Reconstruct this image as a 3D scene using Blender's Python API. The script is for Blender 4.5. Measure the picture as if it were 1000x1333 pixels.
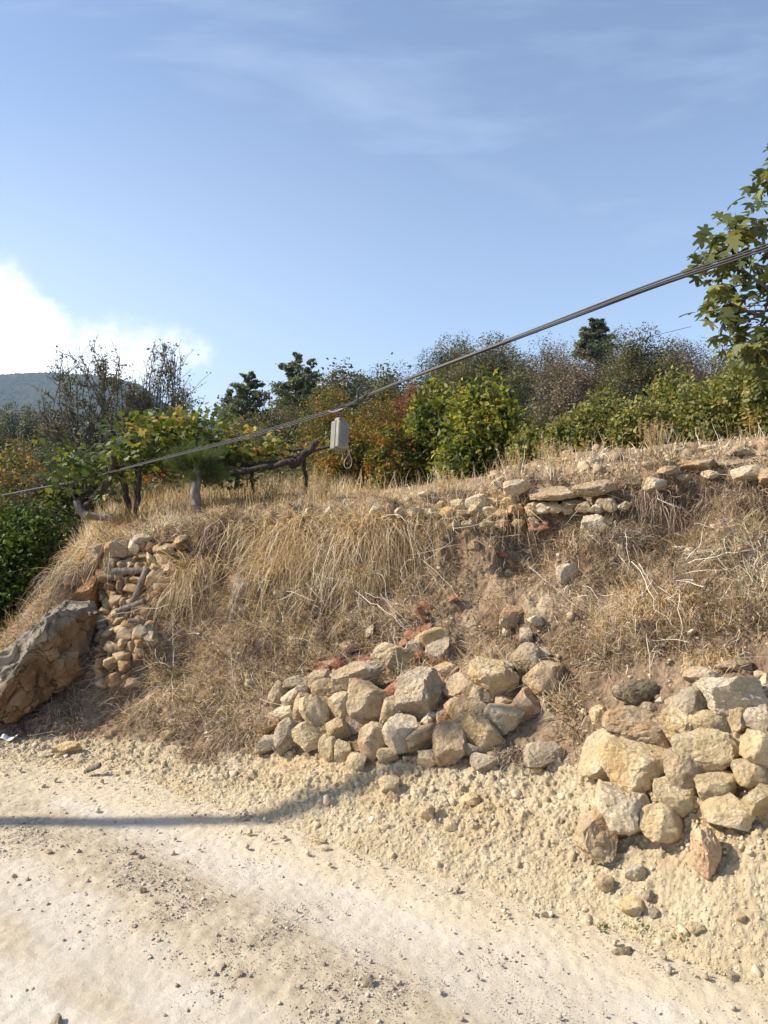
import bpy, math, random
import numpy as np
from mathutils import Vector, Matrix, Euler
from mathutils.bvhtree import BVHTree
for o in list(bpy.data.objects): bpy.data.objects.remove(o)
S = bpy.context.scene
COL = S.collection
R = math.radians
# ------------------------------------------------------------------ camera, sky, sun, exposure
F = 970.0; HZ = 640.0; CH = 1.6
PITCH = math.atan((666.5-HZ)/F)
cd = bpy.data.cameras.new('camera'); cam = bpy.data.objects.new('camera', cd); COL.objects.link(cam)
cam.location = (0, 0, CH); cam.rotation_euler = (math.pi/2-PITCH, 0, 0)
cd.sensor_fit = 'HORIZONTAL'; cd.sensor_width = 36; cd.lens = 36*F/1000; cd.clip_end = 5000; cd.clip_start = .05
S.camera = cam
SUN_EL, SUN_AZ = 38.0, -91.0       # azimuth clockwise from +Y: the sun stands to the left
w = bpy.data.worlds.new('World'); S.world = w; w.use_nodes = True
def build_world():
    nt = w.node_tree; nt.nodes.clear(); N = nt.nodes.new; L = nt.links.new
    out = N('ShaderNodeOutputWorld'); bg = N('ShaderNodeBackground'); bg.inputs[1].default_value = SKY_STR
    sky = N('ShaderNodeTexSky'); sky.sky_type = 'NISHITA'; sky.sun_disc = False
    sky.sun_elevation = R(SUN_EL); sky.sun_rotation = R(SUN_AZ); sky.altitude = 400
    sky.air_density = 1.0; sky.dust_density = 1.2; sky.ozone_density = 3.2
    tc = N('ShaderNodeTexCoord'); sp = N('ShaderNodeSeparateXYZ'); L(tc.outputs['Generated'], sp.inputs[0])
    def M(op, a, b=None, c=None, clamp=False):
        m = N('ShaderNodeMath'); m.operation = op; m.use_clamp = clamp
        for i, v in enumerate((a, b, c)):
            if v is None: continue
            if hasattr(v, 'links'): L(v, m.inputs[i])
            else: m.inputs[i].default_value = v
        return m.outputs[0]
    def MR(v, a, b, c=0., d=1.):
        m = N('ShaderNodeMapRange'); m.interpolation_type = 'SMOOTHSTEP'; L(v, m.inputs[0])
        for i, q in enumerate((a, b, c, d)): m.inputs[i+1].default_value = q
        return m.outputs[0]
    X, Y, Z = sp.outputs
    yy = M('MAXIMUM', Y, .05)
    u = M('DIVIDE', X, yy); v = M('DIVIDE', Z, yy)          # bearing and height of a direction
    cmb = N('ShaderNodeCombineXYZ'); L(u, cmb.inputs[0]); L(v, cmb.inputs[1])
    # cirrus streaks
    mp = N('ShaderNodeMapping'); mp.inputs['Rotation'].default_value = (0, 0, R(24)); mp.inputs['Scale'].default_value = (.9, 3.6, 1)
    L(cmb.outputs[0], mp.inputs[0])
    n1 = N('ShaderNodeTexNoise'); n1.inputs['Scale'].default_value = 1.5; n1.inputs['Detail'].default_value = 7; n1.inputs['Roughness'].default_value = .55
    n1.inputs['Distortion'].default_value = .35; L(mp.outputs[0], n1.inputs[0])
    cir = MR(n1.outputs[0], .38, .8, 0, .33)
    # one thin streak running down to the right
    d = M('ADD', M('ADD', v, M('MULTIPLY', u, .42)), -.475)
    d = M('ADD', d, M('MULTIPLY', M('ADD', n1.outputs[0], -.5), .14))
    st = M('MULTIPLY', MR(M('ABSOLUTE', d), .0, .08, .75, 0), MR(u, -.08, .1)); st = M('MULTIPLY', st, MR(u, .2, .45, .2, 0))
    # cumulus at the left with soft edge
    n2 = N('ShaderNodeTexNoise'); n2.inputs['Scale'].default_value = 9; n2.inputs['Detail'].default_value = 8; n2.inputs['Roughness'].default_value = .6
    L(cmb.outputs[0], n2.inputs[0])
    du = M('DIVIDE', M('ADD', u, .54), .22); dv = M('DIVIDE', M('ADD', v, -.175), .07)
    r1 = M('SQRT', M('ADD', M('POWER', M('ABSOLUTE', du), 2), M('POWER', M('ABSOLUTE', dv), 2)))
    du2 = M('DIVIDE', M('ADD', u, .57), .09); dv2 = M('DIVIDE', M('ADD', v, -.255), .06)
    r2 = M('SQRT', M('ADD', M('POWER', M('ABSOLUTE', du2), 2), M('POWER', M('ABSOLUTE', dv2), 2)))
    rr = M('MINIMUM', r1, r2)
    q = M('ADD', rr, M('MULTIPLY', M('ADD', n2.outputs[0], -.5), -2.2))
    cum = MR(q, .45, 1.3, .95, 0)
    # small faint puff
    dp = N('ShaderNodeVectorMath'); dp.operation = 'DISTANCE'; L(cmb.outputs[0], dp.inputs[0]); dp.inputs[1].default_value = (-.093, .377, 0)
    puff = M('MULTIPLY', MR(M('ADD', dp.outputs['Value'], M('MULTIPLY', M('ADD', n2.outputs[0], -.5), -.3)), -.01, .022, 1, 0), .16)
    # veil of thin cloud towards the low left
    veil = M('ADD', M('MULTIPLY', MR(u, -.75, .25, .40, .0), MR(v, .05, .62, 1, 0)), MR(v, .0, .7, .20, .07))
    a = M('MAXIMUM', M('MAXIMUM', cir, st), M('MAXIMUM', puff, veil))
    mx = N('ShaderNodeMixRGB'); L(a, mx.inputs[0]); L(sky.outputs[0], mx.inputs[1]); mx.inputs[2].default_value = (5.6, 6.2, 7.0, 1)
    mx2 = N('ShaderNodeMixRGB'); L(cum, mx2.inputs[0]); L(mx.outputs[0], mx2.inputs[1]); mx2.inputs[2].default_value = (9.0, 9.0, 9.2, 1)
    hs = N('ShaderNodeHueSaturation'); hs.inputs['Saturation'].default_value = 1.0; L(mx2.outputs[0], hs.inputs['Color'])
    L(hs.outputs[0], bg.inputs[0]); L(bg.outputs[0], out.inputs[0])
SKY_STR = 0.12
build_world()
sl = bpy.data.lights.new('sun', 'SUN'); sl.energy = 5.0; sl.angle = R(.53); sl.color = (1, .91, .78)
sun = bpy.data.objects.new('sun', sl); COL.objects.link(sun)
ld = Vector((-math.sin(R(SUN_AZ))*math.cos(R(SUN_EL)), -math.cos(R(SUN_AZ))*math.cos(R(SUN_EL)), -math.sin(R(SUN_EL))))
sun.rotation_euler = ld.to_track_quat('-Z', 'Y').to_euler()
S.view_settings.view_transform = 'Standard'; S.view_settings.look = 'None'; S.view_settings.exposure = 0.68; S.view_settings.gamma = 1
S.render.engine = 'CYCLES'
S.cycles.max_bounces = 6; S.cycles.transparent_max_bounces = 8; S.cycles.volume_bounces = 1

# ------------------------------------------------------------------ helpers
cp, sp_ = math.cos(PITCH), math.sin(PITCH)
def ray(px, py):
    a = (px-500)/F; b = (666.5-py)/F
    return np.array([a, cp+b*sp_, -sp_+b*cp])
def P(px, py, Y):
    d = ray(px, py); return np.array([0, 0, CH])+d*(Y/d[1])
def G(px, py):                                    # point on the flat road
    d = ray(px, py); return np.array([0, 0, CH])+d*(-CH/d[2])
def sm(a, b, x): t = np.clip((x-a)/(b-a), 0, 1); return t*t*(3-2*t)
def _h(ix, iy, iz, seed):
    h = (ix.astype(np.uint32)*np.uint32(374761393) + iy.astype(np.uint32)*np.uint32(668265263) + iz.astype(np.uint32)*np.uint32(2147483647-71) + np.uint32(seed*974711 & 0xffffffff))
    h = (h ^ (h >> np.uint32(13)))*np.uint32(1274126177); h = (h ^ (h >> np.uint32(16)))*np.uint32(2246822519)
    return h ^ (h >> np.uint32(15))
_g = np.random.default_rng(5).normal(size=(256, 3)); _g /= np.linalg.norm(_g, axis=1)[:, None]
def noise(p, s=1.0, seed=1):
    p = np.asarray(p, float)*s; i = np.floor(p).astype(np.int64); f = p-i; t = f*f*f*(f*(f*6-15)+10); r = 0
    for dx in (0, 1):
        wx = t[:, 0] if dx else 1-t[:, 0]
        for dy in (0, 1):
            wy = t[:, 1] if dy else 1-t[:, 1]
            for dz in (0, 1):
                wz = t[:, 2] if dz else 1-t[:, 2]
                g = _g[_h(i[:, 0]+dx, i[:, 1]+dy, i[:, 2]+dz, seed) & np.uint32(255)]
                r = r+wx*wy*wz*(g[:, 0]*(f[:, 0]-dx)+g[:, 1]*(f[:, 1]-dy)+g[:, 2]*(f[:, 2]-dz))
    return r*1.5
def fbm(p, s, o=4, seed=1, ab=False, gain=.5):
    r = 0; a = 1.
    for k in range(o):
        n = noise(p, s, seed+k); r = r+a*((np.abs(n)*2-.5) if ab else n); a *= gain; s *= 2.07
    return r
def mesh(name, V, Fc, mat, parent=None, smooth=True, attrs=None, loc=None):
    V = np.asarray(V, np.float32); me = bpy.data.meshes.new(name)
    if loc is not None: V = V-np.asarray(loc, np.float32)
    if isinstance(Fc, np.ndarray): groups = [Fc]
    else: groups = [np.asarray(g) for g in Fc if len(g)]
    me.vertices.add(len(V)); me.vertices.foreach_set('co', V.ravel())
    nl = sum(g.size for g in groups); npoly = sum(len(g) for g in groups)
    me.loops.add(nl); me.polygons.add(npoly)
    me.loops.foreach_set('vertex_index', np.concatenate([g.ravel() for g in groups]).astype(np.int32))
    tot = np.concatenate([np.full(len(g), g.shape[1]) for g in groups]); st = np.concatenate([[0], np.cumsum(tot)[:-1]])
    me.polygons.foreach_set('loop_start', st.astype(np.int32))
    if smooth: me.polygons.foreach_set('use_smooth', np.ones(npoly, bool))
    for k, v in (attrs or {}).items():
        a = me.attributes.new(k, 'FLOAT', 'POINT'); a.data.foreach_set('value', np.asarray(v, np.float32))
    me.update(calc_edges=True); me.validate()
    if mat: me.materials.append(mat)
    o = bpy.data.objects.new(name, me); COL.objects.link(o)
    if loc is not None: o.location = loc
    if parent: o.parent = parent
    return o
def tag(o, label=None, cat=None, group=None, kind=None):
    for k, v in (('label', label), ('category', cat), ('group', group), ('kind', kind)):
        if v: o[k] = v
    return o
def empty(name, loc, label, cat, group=None):
    o = bpy.data.objects.new(name, None); COL.objects.link(o); o.location = loc; o.empty_display_size = .1
    return tag(o, label, cat, group)
def child(name, V, Fc, mat, root, **k):             # world-space verts under a root that is only translated
    return mesh(name, np.asarray(V)-np.array(root.location), Fc, mat, parent=root, **k)
def grid_faces(nu, nv):
    i = np.arange(nu-1)[:, None]*nv+np.arange(nv-1)[None, :]
    i = i.ravel(); return np.stack([i, i+nv, i+nv+1, i+1], 1)

# ------------------------------------------------------------------ materials
class Mt:
    def __init__(s, name, rough=.9, spec=.2):
        s.m = bpy.data.materials.new(name); s.m.use_nodes = True; s.nt = s.m.node_tree; s.b = s.nt.nodes['Principled BSDF']
        s.b.inputs['Roughness'].default_value = rough; s.b.inputs['Specular IOR Level'].default_value = spec
        s.tc = s.nt.nodes.new('ShaderNodeTexCoord'); s.vec = s.tc.outputs['Object']
    def n(s, t): return s.nt.nodes.new('ShaderNode'+t)
    def l(s, a, b): s.nt.links.new(a, b)
    def offs(s):
        oi = s.n('ObjectInfo'); v = s.n('VectorMath'); v.operation = 'MULTIPLY_ADD'
        s.l(oi.outputs['Random'], v.inputs[0]); v.inputs[1].default_value = (37, 53, 71); s.l(s.tc.outputs['Object'], v.inputs[2]); s.vec = v.outputs[0]; s.rand = oi.outputs['Random']
    def noise(s, sc, det=6, ro=.6, dist=0.):
        n = s.n('TexNoise'); s.l(s.vec, n.inputs[0]); n.inputs['Scale'].default_value = sc; n.inputs['Detail'].default_value = det
        n.inputs['Roughness'].default_value = ro; n.inputs['Distortion'].default_value = dist; return n.outputs[0]
    def vor(s, sc, feat='F1'):
        n = s.n('TexVoronoi'); n.feature = feat; s.l(s.vec, n.inputs['Vector']); n.inputs['Scale'].default_value = sc; return n.outputs['Distance']
    def ramp(s, f, stops):
        r = s.n('ValToRGB'); e = r.color_ramp.elements
        while len(e) < len(stops): e.new(.5)
        for q, (p, c) in zip(e, stops): q.position = p; q.color = (*c, 1)
        s.l(f, r.inputs[0]); return r.outputs[0]
    def mix(s, f, a, b, mode='MIX'):
        m = s.n('MixRGB'); m.blend_type = mode
        for i, v in enumerate((f, a, b)):
            if hasattr(v, 'links'): s.l(v, m.inputs[i])
            elif i == 0: m.inputs[0].default_value = v
            else: m.inputs[i].default_value = (*v, 1)
        return m.outputs[0]
    def math(s, op, a, b=0.):
        m = s.n('Math'); m.operation = op
        for i, v in enumerate((a, b)):
            if hasattr(v, 'links'): s.l(v, m.inputs[i])
            else: m.inputs[i].default_value = v
        return m.outputs[0]
    def mr(s, v, a, b, c=0., d=1.):
        m = s.n('MapRange'); m.interpolation_type = 'SMOOTHSTEP'; s.l(v, m.inputs[0])
        for i, q in enumerate((a, b, c, d)): m.inputs[i+1].default_value = q
        return m.outputs[0]
    def attr(s, name):
        a = s.n('Attribute'); a.attribute_name = name; return a.outputs['Fac']
    def base(s, c):
        if hasattr(c, 'links'): s.l(c, s.b.inputs['Base Color'])
        else: s.b.inputs['Base Color'].default_value = (*c, 1)
    def bump(s, h, dist=.01, st=1.):
        b = s.n('Bump'); s.l(h, b.inputs['Height']); b.inputs['Distance'].default_value = dist; b.inputs['Strength'].default_value = st
        s.l(b.outputs[0], s.b.inputs['Normal']); return b
def rock_mat(name, c1, c2, c3, stain=None):
    m = Mt(name, .92, .15); m.offs()
    n = m.noise(7, 8, .65, .3); c = m.ramp(n, [(.3, c1), (.5, c2), (.7, c3)])
    f = m.noise(60, 5, .7); c = m.mix(m.mr(f, .42, .72, 0, .5), c, tuple(x*.42 for x in c1))
    if stain: c = m.mix(m.mr(m.noise(4, 4, .5), .48, .66, 0, .8), c, stain)
    v = m.ramp(m.rand, [(0, (.86, .84, .8)), (.5, (1, .97, .92)), (1, (1.12, 1.06, .96))]); c = m.mix(1., c, v, 'MULTIPLY')
    c = m.mix(m.mr(m.noise(11, 8, .72, .5), .5, .66, 0, .65), c, (.62, .49, .31)); c = m.mix(m.mr(m.noise(90, 4, .8), .55, .7, 0, .5), c, (.12, .09, .06)); m.base(c); h = m.math('ADD', m.noise(22, 9, .7, .4), m.math('MULTIPLY', m.vor(55), -.2)); m.bump(h, .035, 1.); return m.m
GREY = rock_mat('grey_limestone', (.29, .235, .175), (.45, .38, .29), (.6, .52, .405), (.48, .36, .22))
TAN = rock_mat('tan_limestone', (.33, .25, .16), (.5, .39, .26), (.63, .52, .37), (.46, .29, .15))
CREAM = rock_mat('cream_limestone', (.46, .35, .2), (.64, .52, .33), (.75, .64, .45), (.54, .38, .19))
PALE = rock_mat('pale_limestone', (.48, .4, .28), (.66, .57, .43), (.77, .69, .55), (.56, .43, .26))
DARK = rock_mat('dark_stone', (.12, .095, .06), (.24, .19, .13), (.38, .31, .22))
OCHRE = rock_mat('iron_stained_stone', (.28, .13, .045), (.4, .2, .075), (.42, .27, .15), (.33, .3, .26))
PINK = rock_mat('pinkish_stone', (.45, .29, .18), (.58, .4, .26), (.64, .5, .35))
TILE = rock_mat('terracotta', (.24, .1, .06), (.38, .17, .105), (.5, .3, .2))
def boulder_mat():
    m = Mt('weathered_boulder', .85, .2); geo = m.n('SeparateXYZ'); m.l(m.tc.outputs['Object'], geo.inputs[0])
    n = m.noise(5, 9, .65, .6); g = m.ramp(n, [(.32, (.17, .14, .1)), (.46, (.36, .305, .23)), (.7, (.54, .47, .37))])
    o = m.ramp(m.noise(6, 6, .6), [(.3, (.2, .12, .065)), (.5, (.33, .2, .1)), (.72, (.36, .28, .19))])
    d = m.math('SUBTRACT', m.math('MULTIPLY', geo.outputs[0], 1.0), m.math('MULTIPLY', geo.outputs[2], .95))
    d = m.math('ADD', d, m.math('MULTIPLY', m.math('SUBTRACT', m.noise(4, 5, .6), .5), .25))
    v = m.n('TexVoronoi'); v.feature = 'DISTANCE_TO_EDGE'; v.inputs['Scale'].default_value = 5; nd = m.n('VectorMath'); nd.operation = 'ADD'; nz = m.n('TexNoise'); nz.inputs['Scale'].default_value = 6; nz.inputs['Detail'].default_value = 6; m.l(m.vec, nz.inputs[0]); m.l(m.vec, nd.inputs[0]); sc_ = m.n('VectorMath'); sc_.operation = 'SCALE'; sc_.inputs['Scale'].default_value = .3; m.l(nz.outputs['Color'], sc_.inputs[0]); m.l(sc_.outputs[0], nd.inputs[1]); m.l(nd.outputs[0], v.inputs['Vector'])
    ck = m.mr(v.outputs['Distance'], 0, .035, 1, 0); cc_ = m.mix(m.mr(d, -.05, .03), g, o); cc_ = m.mix(m.mr(m.noise(40, 6, .75), .5, .68, 0, .5), cc_, (.14, .11, .08)); m.base(m.mix(m.math('MULTIPLY', ck, .75), cc_, (.07, .05, .035))); m.bump(m.math('MULTIPLY', ck, -1.), .03, .8); h0 = m.b.inputs['Normal'].links[0].from_node; m.bump(m.math('ADD', m.noise(9, 9, .7, .8), m.math('MULTIPLY', m.vor(7), .3)), .1, 1.); m.l(h0.outputs[0], m.b.inputs['Normal'].links[0].from_node.inputs['Normal']); return m.m
BOULD = boulder_mat()
def leaf_mat(name, stops, trans=.35, rough=.55, spec=.3):
    m = Mt(name, rough, spec); c = m.ramp(m.attr('rnd'), stops); m.base(c)
    t = m.n('BsdfTranslucent'); tcol = m.mix(1., c, (1.25, 1.15, .55), 'MULTIPLY'); m.l(tcol, t.inputs[0])
    x = m.n('MixShader'); x.inputs[0].default_value = trans; m.l(m.b.outputs[0], x.inputs[1]); m.l(t.outputs[0], x.inputs[2])
    m.l(x.outputs[0], m.nt.nodes['Material Output'].inputs[0]); return m.m
L_IVY = leaf_mat('ivy_leaf', [(0, (.035, .06, .012)), (.5, (.07, .11, .02)), (1, (.13, .17, .035))])
L_FIG = leaf_mat('fig_leaf', [(0, (.06, .078, .028)), (.6, (.135, .16, .055)), (.93, (.23, .24, .09)), (1, (.42, .36, .09))])
L_VINE = leaf_mat('vine_leaf', [(0, (.05, .075, .02)), (.5, (.11, .15, .03)), (.74, (.26, .27, .05)), (.9, (.44, .33, .07)), (1, (.36, .18, .06))], .35)
L_AUT = leaf_mat('autumn_leaf', [(0, (.06, .075, .02)), (.4, (.14, .15, .03)), (.62, (.3, .24, .04)), (.8, (.34, .17, .04)), (1, (.26, .09, .04))], .35)
L_YG = leaf_mat('yellow_green_leaf', [(0, (.06, .085, .02)), (.45, (.14, .18, .035)), (.75, (.26, .28, .05)), (1, (.42, .36, .07))], .4)
L_LAU = leaf_mat('laurel_leaf', [(0, (.1, .115, .035)), (.5, (.2, .215, .065)), (.85, (.32, .31, .1)), (1, (.4, .3, .1))], .35)
L_OLV = leaf_mat('dusty_olive_leaf', [(0, (.05, .055, .027)), (.5, (.115, .115, .055)), (1, (.22, .19, .09))], .3)
L_BRN = leaf_mat('brown_leaf', [(0, (.075, .06, .045)), (.5, (.16, .125, .09)), (1, (.26, .19, .12))], .2)
L_PINE = leaf_mat('pine_needle', [(0, (.05, .065, .035)), (.5, (.12, .145, .08)), (1, (.22, .24, .13))], .3)
L_FAR = leaf_mat('far_leaf', [(0, (.045, .055, .028)), (.5, (.095, .105, .05)), (1, (.17, .165, .08))], .25)
def dry_mat(name, stops, tr=.25):
    return leaf_mat(name, stops, tr, .7, .2)
D_GOLD = dry_mat('golden_dry_grass', [(0, (.2, .125, .06)), (.3, (.42, .29, .15)), (.65, (.63, .48, .28)), (.86, (.76, .63, .43)), (1, (.84, .78, .66))])
D_BRN = dry_mat('brown_dry_brush', [(0, (.1, .068, .05)), (.4, (.26, .18, .13)), (.75, (.45, .34, .25)), (1, (.68, .57, .45))])
D_GRY = dry_mat('grey_dry_brush', [(0, (.11, .08, .06)), (.5, (.3, .235, .18)), (.85, (.5, .41, .32)), (1, (.66, .58, .48))])
D_WHT = dry_mat('bleached_stalk', [(0, (.5, .42, .3)), (.5, (.68, .62, .5)), (1, (.8, .76, .68))], .1)
L_WEED = leaf_mat('weed_leaf', [(0, (.1, .12, .04)), (1, (.24, .24, .1))], .3)
def bark_mat(name, a, b):
    m = Mt(name, .9, .15); m.offs(); mp = m.n('Mapping'); mp.inputs['Scale'].default_value = (1, 1, .25); m.l(m.vec, mp.inputs[0]); m.vec = mp.outputs[0]
    n = m.noise(45, 8, .7, .5); m.base(m.ramp(n, [(.35, a), (.65, b)])); m.bump(n, .02, 1.); return m.m
BARK_D = bark_mat('dark_vine_bark', (.035, .027, .02), (.12, .095, .07))
BARK_G = bark_mat('grey_bark', (.13, .11, .09), (.34, .3, .25))
BARK_T = bark_mat('thin_branch_bark', (.07, .055, .045), (.2, .165, .135))
WOOD = bark_mat('weathered_timber', (.12, .1, .08), (.34, .29, .23))
def soil_mat():
    m = Mt('bank_soil', .95, .1); zone = m.attr('marl')
    n = m.noise(3.5, 8, .62, .4); n2 = m.noise(30, 6, .7)
    s = m.ramp(n, [(.28, (.16, .11, .07)), (.45, (.27, .19, .12)), (.6, (.38, .28, .18)), (.75, (.52, .41, .27))])
    s = m.mix(m.mr(n2, .4, .72, 0, .55), s, (.16, .11, .075))
    p = m.ramp(m.noise(6, 9, .68, .3), [(.3, (.42, .33, .2)), (.5, (.53, .435, .285)), (.7, (.62, .525, .36))])
    p = m.mix(m.mr(m.noise(1.7, 4, .5), .5, .7, 0, .5), p, (.56, .4, .2))
    z = m.math('ADD', zone, m.math('MULTIPLY', m.math('SUBTRACT', m.noise(7, 6, .65), .5), .7))
    m.base(m.mix(m.mr(z, .35, .65), s, p)); h = m.math('ADD', m.noise(30, 10, .72, .3), m.math('MULTIPLY', m.vor(50), -.15)); m.bump(h, .022, 1.); return m.m
SOIL = soil_mat()
def road_mat():
    m = Mt('pale_dirt_road', .95, .1); band = m.attr('band'); edge = m.attr('edge')
    n = m.noise(1.6, 7, .62, .6); n2 = m.noise(9, 8, .7)
    c = m.ramp(n, [(.35, (.52, .455, .35)), (.5, (.565, .5, .4)), (.65, (.6, .545, .45))])
    t = m.ramp(n2, [(.32, (.38, .31, .21)), (.5, (.5, .42, .3)), (.7, (.58, .5, .37))])
    b = m.math('ADD', band, m.math('MULTIPLY', m.math('SUBTRACT', m.noise(3.2, 8, .68, .5), .5), 1.3)); c = m.mix(m.mr(b, .25, .75, 0, 1.), c, t)
    e = m.math('ADD', edge, m.math('MULTIPLY', m.math('SUBTRACT', m.noise(3, 7, .65), .5), 1.0)); c = m.mix(m.mr(e, .35, .9, 0, .75), c, (.58, .475, .32))
    sp = m.noise(110, 4, .7); c = m.mix(m.mr(sp, .56, .72, 0, .6), c, (.3, .26, .21))
    c = m.mix(m.mr(m.noise(2.6, 5, .6, 1.0), .58, .72, 0, .3), c, (.46, .39, .29))
    m.base(c); h = m.math('ADD', m.noise(70, 8, .8), m.math('MULTIPLY', m.noise(14, 5, .6), .2)); m.bump(h, .009, .8); return m.m
ROAD = road_mat()
def pebble_mat(name, st):
    m = Mt(name, .9, .2); c = m.ramp(m.attr('rnd'), st); n = m.noise(60, 5, .7); m.base(m.mix(m.mr(n, .4, .7, 0, .3), c, (.25, .2, .14))); m.bump(n, .006, .8); return m.m
PEB_G = pebble_mat('grey_gravel', [(0, (.22, .19, .16)), (.5, (.4, .35, .28)), (1, (.6, .52, .41))])
PEB_C = pebble_mat('cream_rubble', [(0, (.34, .26, .165)), (.25, (.46, .37, .24)), (.6, (.55, .455, .31)), (.88, (.63, .54, .39)), (1, (.36, .32, .26))])
PEB_T = pebble_mat('tan_chips', [(0, (.26, .19, .12)), (.5, (.42, .33, .21)), (1, (.6, .5, .34))])
def plain(name, c, rough=.5, spec=.4, metal=0., nsc=30, amt=.25):
    m = Mt(name, rough, spec); m.b.inputs['Metallic'].default_value = metal
    n = m.noise(nsc, 5, .6); m.base(m.mix(m.mr(n, .35, .7, 0, amt), c, tuple(x*.5 for x in c))); m.bump(n, .002, .4); return m.m
CABLE = plain('black_cable_sheath', (.045, .043, .042), .5, .35)
STEEL = plain('dull_steel', (.1, .095, .09), .6, .3, .2)
BOXM = plain('beige_enclosure_plastic', (.29, .275, .225), .65, .2, 0, 14, .6)
BOXD = plain('grey_enclosure_side', (.21, .2, .17), .6, .25)
WIREM = plain('pale_wire', (.5, .5, .48), .5, .4)
LITTER = plain('white_plastic', (.75, .74, .72), .4, .4)

# ------------------------------------------------------------------ generators
rng = np.random.default_rng(11)
def ico(sub):
    import bmesh
    bm = bmesh.new(); bmesh.ops.create_icosphere(bm, subdivisions=sub, radius=1)
    V = np.array([v.co[:] for v in bm.verts]); Fc = np.array([[v.index for v in f.verts] for f in bm.faces]); bm.free(); return V, Fc
ICO = {k: ico(k) for k in (1, 2, 3, 4, 5)}
def rock_shape(seed, sub=4, ang=.7, rough=1.):
    r = np.random.default_rng(seed); V, Fc = ICO[sub]; V = V.copy()
    V = np.sign(V)*np.abs(V)**(.72) if r.random() < .5 else V
    V = V*(1+.16*noise(V, 1.1, seed)[:, None])
    for k in range(int(7+ang*9)):
        n = r.normal(size=3); n /= np.linalg.norm(n); h = (V@n).max()*r.uniform(.55+.12*(1-ang), .86)
        d = V@n-h; msk = d > 0; V[msk] -= n*(d[msk]*.97)[:, None]
    n1 = fbm(V+seed*3.1, 1.6, 5, seed % 50, gain=.58); n2 = fbm(V+seed, 5, 3, seed % 31, ab=True)
    nn = V/np.linalg.norm(V, axis=1)[:, None]
    n3 = np.abs(fbm(V+seed*1.7, 3.2, 3, seed % 23)); V = V+nn*(.06*rough*n1+.03*rough*n2-.07*rough*n3)[:, None]
    V -= (V.max(0)+V.min(0))/2; V /= (V.max(0)-V.min(0))/2; return V, Fc
def rock(name, pos, size, rot, mat, label, cat='stone', seed=1, sub=4, ang=.7, group=None, parent=None, rough=1.):
    V, Fc = rock_shape(seed, sub, ang, rough); V = V*(np.array(size)/2)
    M = np.array(Euler(rot).to_matrix()); V = V@M.T
    if parent is None:
        o = mesh(name, V, Fc, mat); o.data.set_sharp_from_angle(angle=R(24)); o.location = pos; return tag(o, label, cat, group)
    o = mesh(name, V, Fc, mat, parent=parent); o.data.set_sharp_from_angle(angle=R(24)); o.location = np.array(pos)-np.array(parent.location)
    return o
def pebbles(name, pts, sizes, mat, label, cat, flat=.7, sub=1, seed=0):
    F0 = ICO[sub][1]; n = len(pts); r = np.random.default_rng(seed); nv = len(ICO[sub][0]); VV = np.stack([rock_shape(4000+i, sub, .9, .6)[0] for i in range(24)]); V0 = VV[r.integers(0, 24, n)]
    sc = np.stack([r.uniform(.7, 1.2, n), r.uniform(.6, 1.1, n), r.uniform(.5, .9, n)*flat/.7], 1)*sizes[:, None]*.5
    V = V0*(1+r.uniform(-.1, .1, (n, nv, 1)))*sc[:, None]
    a = r.uniform(0, 6.28, n); t = r.uniform(-.6, .6, n); ca, sa = np.cos(a)[:, None], np.sin(a)[:, None]; ct, s_ = np.cos(t)[:, None], np.sin(t)[:, None]
    y = V[..., 1]*ct-V[..., 2]*s_; z = V[..., 1]*s_+V[..., 2]*ct; x = V[..., 0]
    V = np.stack([x*ca-y*sa, x*sa+y*ca, z], -1)+pts[:, None]
    Fc = (F0[None]+(np.arange(n)*nv)[:, None, None]).reshape(-1, 3)
    return tag(mesh(name, V.reshape(-1, 3), Fc, mat, smooth=False, attrs={'rnd': np.repeat(r.random(n), nv)}), label, cat, kind='stuff')
def blades(root, d0, L, wd, droop, seg=3, seed=0, rnd=None, wob=0.):
    """thin tapering ribbons: root (n,3), start direction, length, width, droop"""
    r = np.random.default_rng(seed); n = len(root); t = np.linspace(0, 1, seg+1)
    d0 = d0/np.linalg.norm(d0, axis=1)[:, None]
    L = np.broadcast_to(L, n); wd = np.broadcast_to(wd, n); droop = np.broadcast_to(droop, n)
    C = root[:, None]+d0[:, None]*(L[:, None]*t[None])[..., None]
    C[..., 2] -= (droop*L)[:, None]*t[None]**2
    if wob:
        C = C+np.cumsum(r.normal(size=C.shape)*(t > 0)[None, :, None], 1)*(wob*L)[:, None, None]
    side = np.cross(d0, r.normal(size=(n, 3))); side /= np.linalg.norm(side, axis=1)[:, None]+1e-9
    hw = (wd[:, None]*.5*(1-t[None]**1.5*.85))[..., None]
    V = np.stack([C-side[:, None]*hw, C+side[:, None]*hw], 2).reshape(-1, 3)     # n,(seg+1),2
    b = (np.arange(n)*(seg+1)*2)[:, None]+np.arange(seg)[None]*2; b = b.ravel()
    Fc = np.stack([b, b+1, b+3, b+2], 1)
    if rnd is None: rnd = r.random(n)
    return V, Fc, np.repeat(rnd, (seg+1)*2)
def cat(parts):
    V = []; Fs = []; A = []; o = 0
    for v, f, a in parts: V.append(v); Fs.append(f+o); A.append(a); o += len(v)
    return np.concatenate(V), np.concatenate(Fs), np.concatenate(A)
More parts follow.
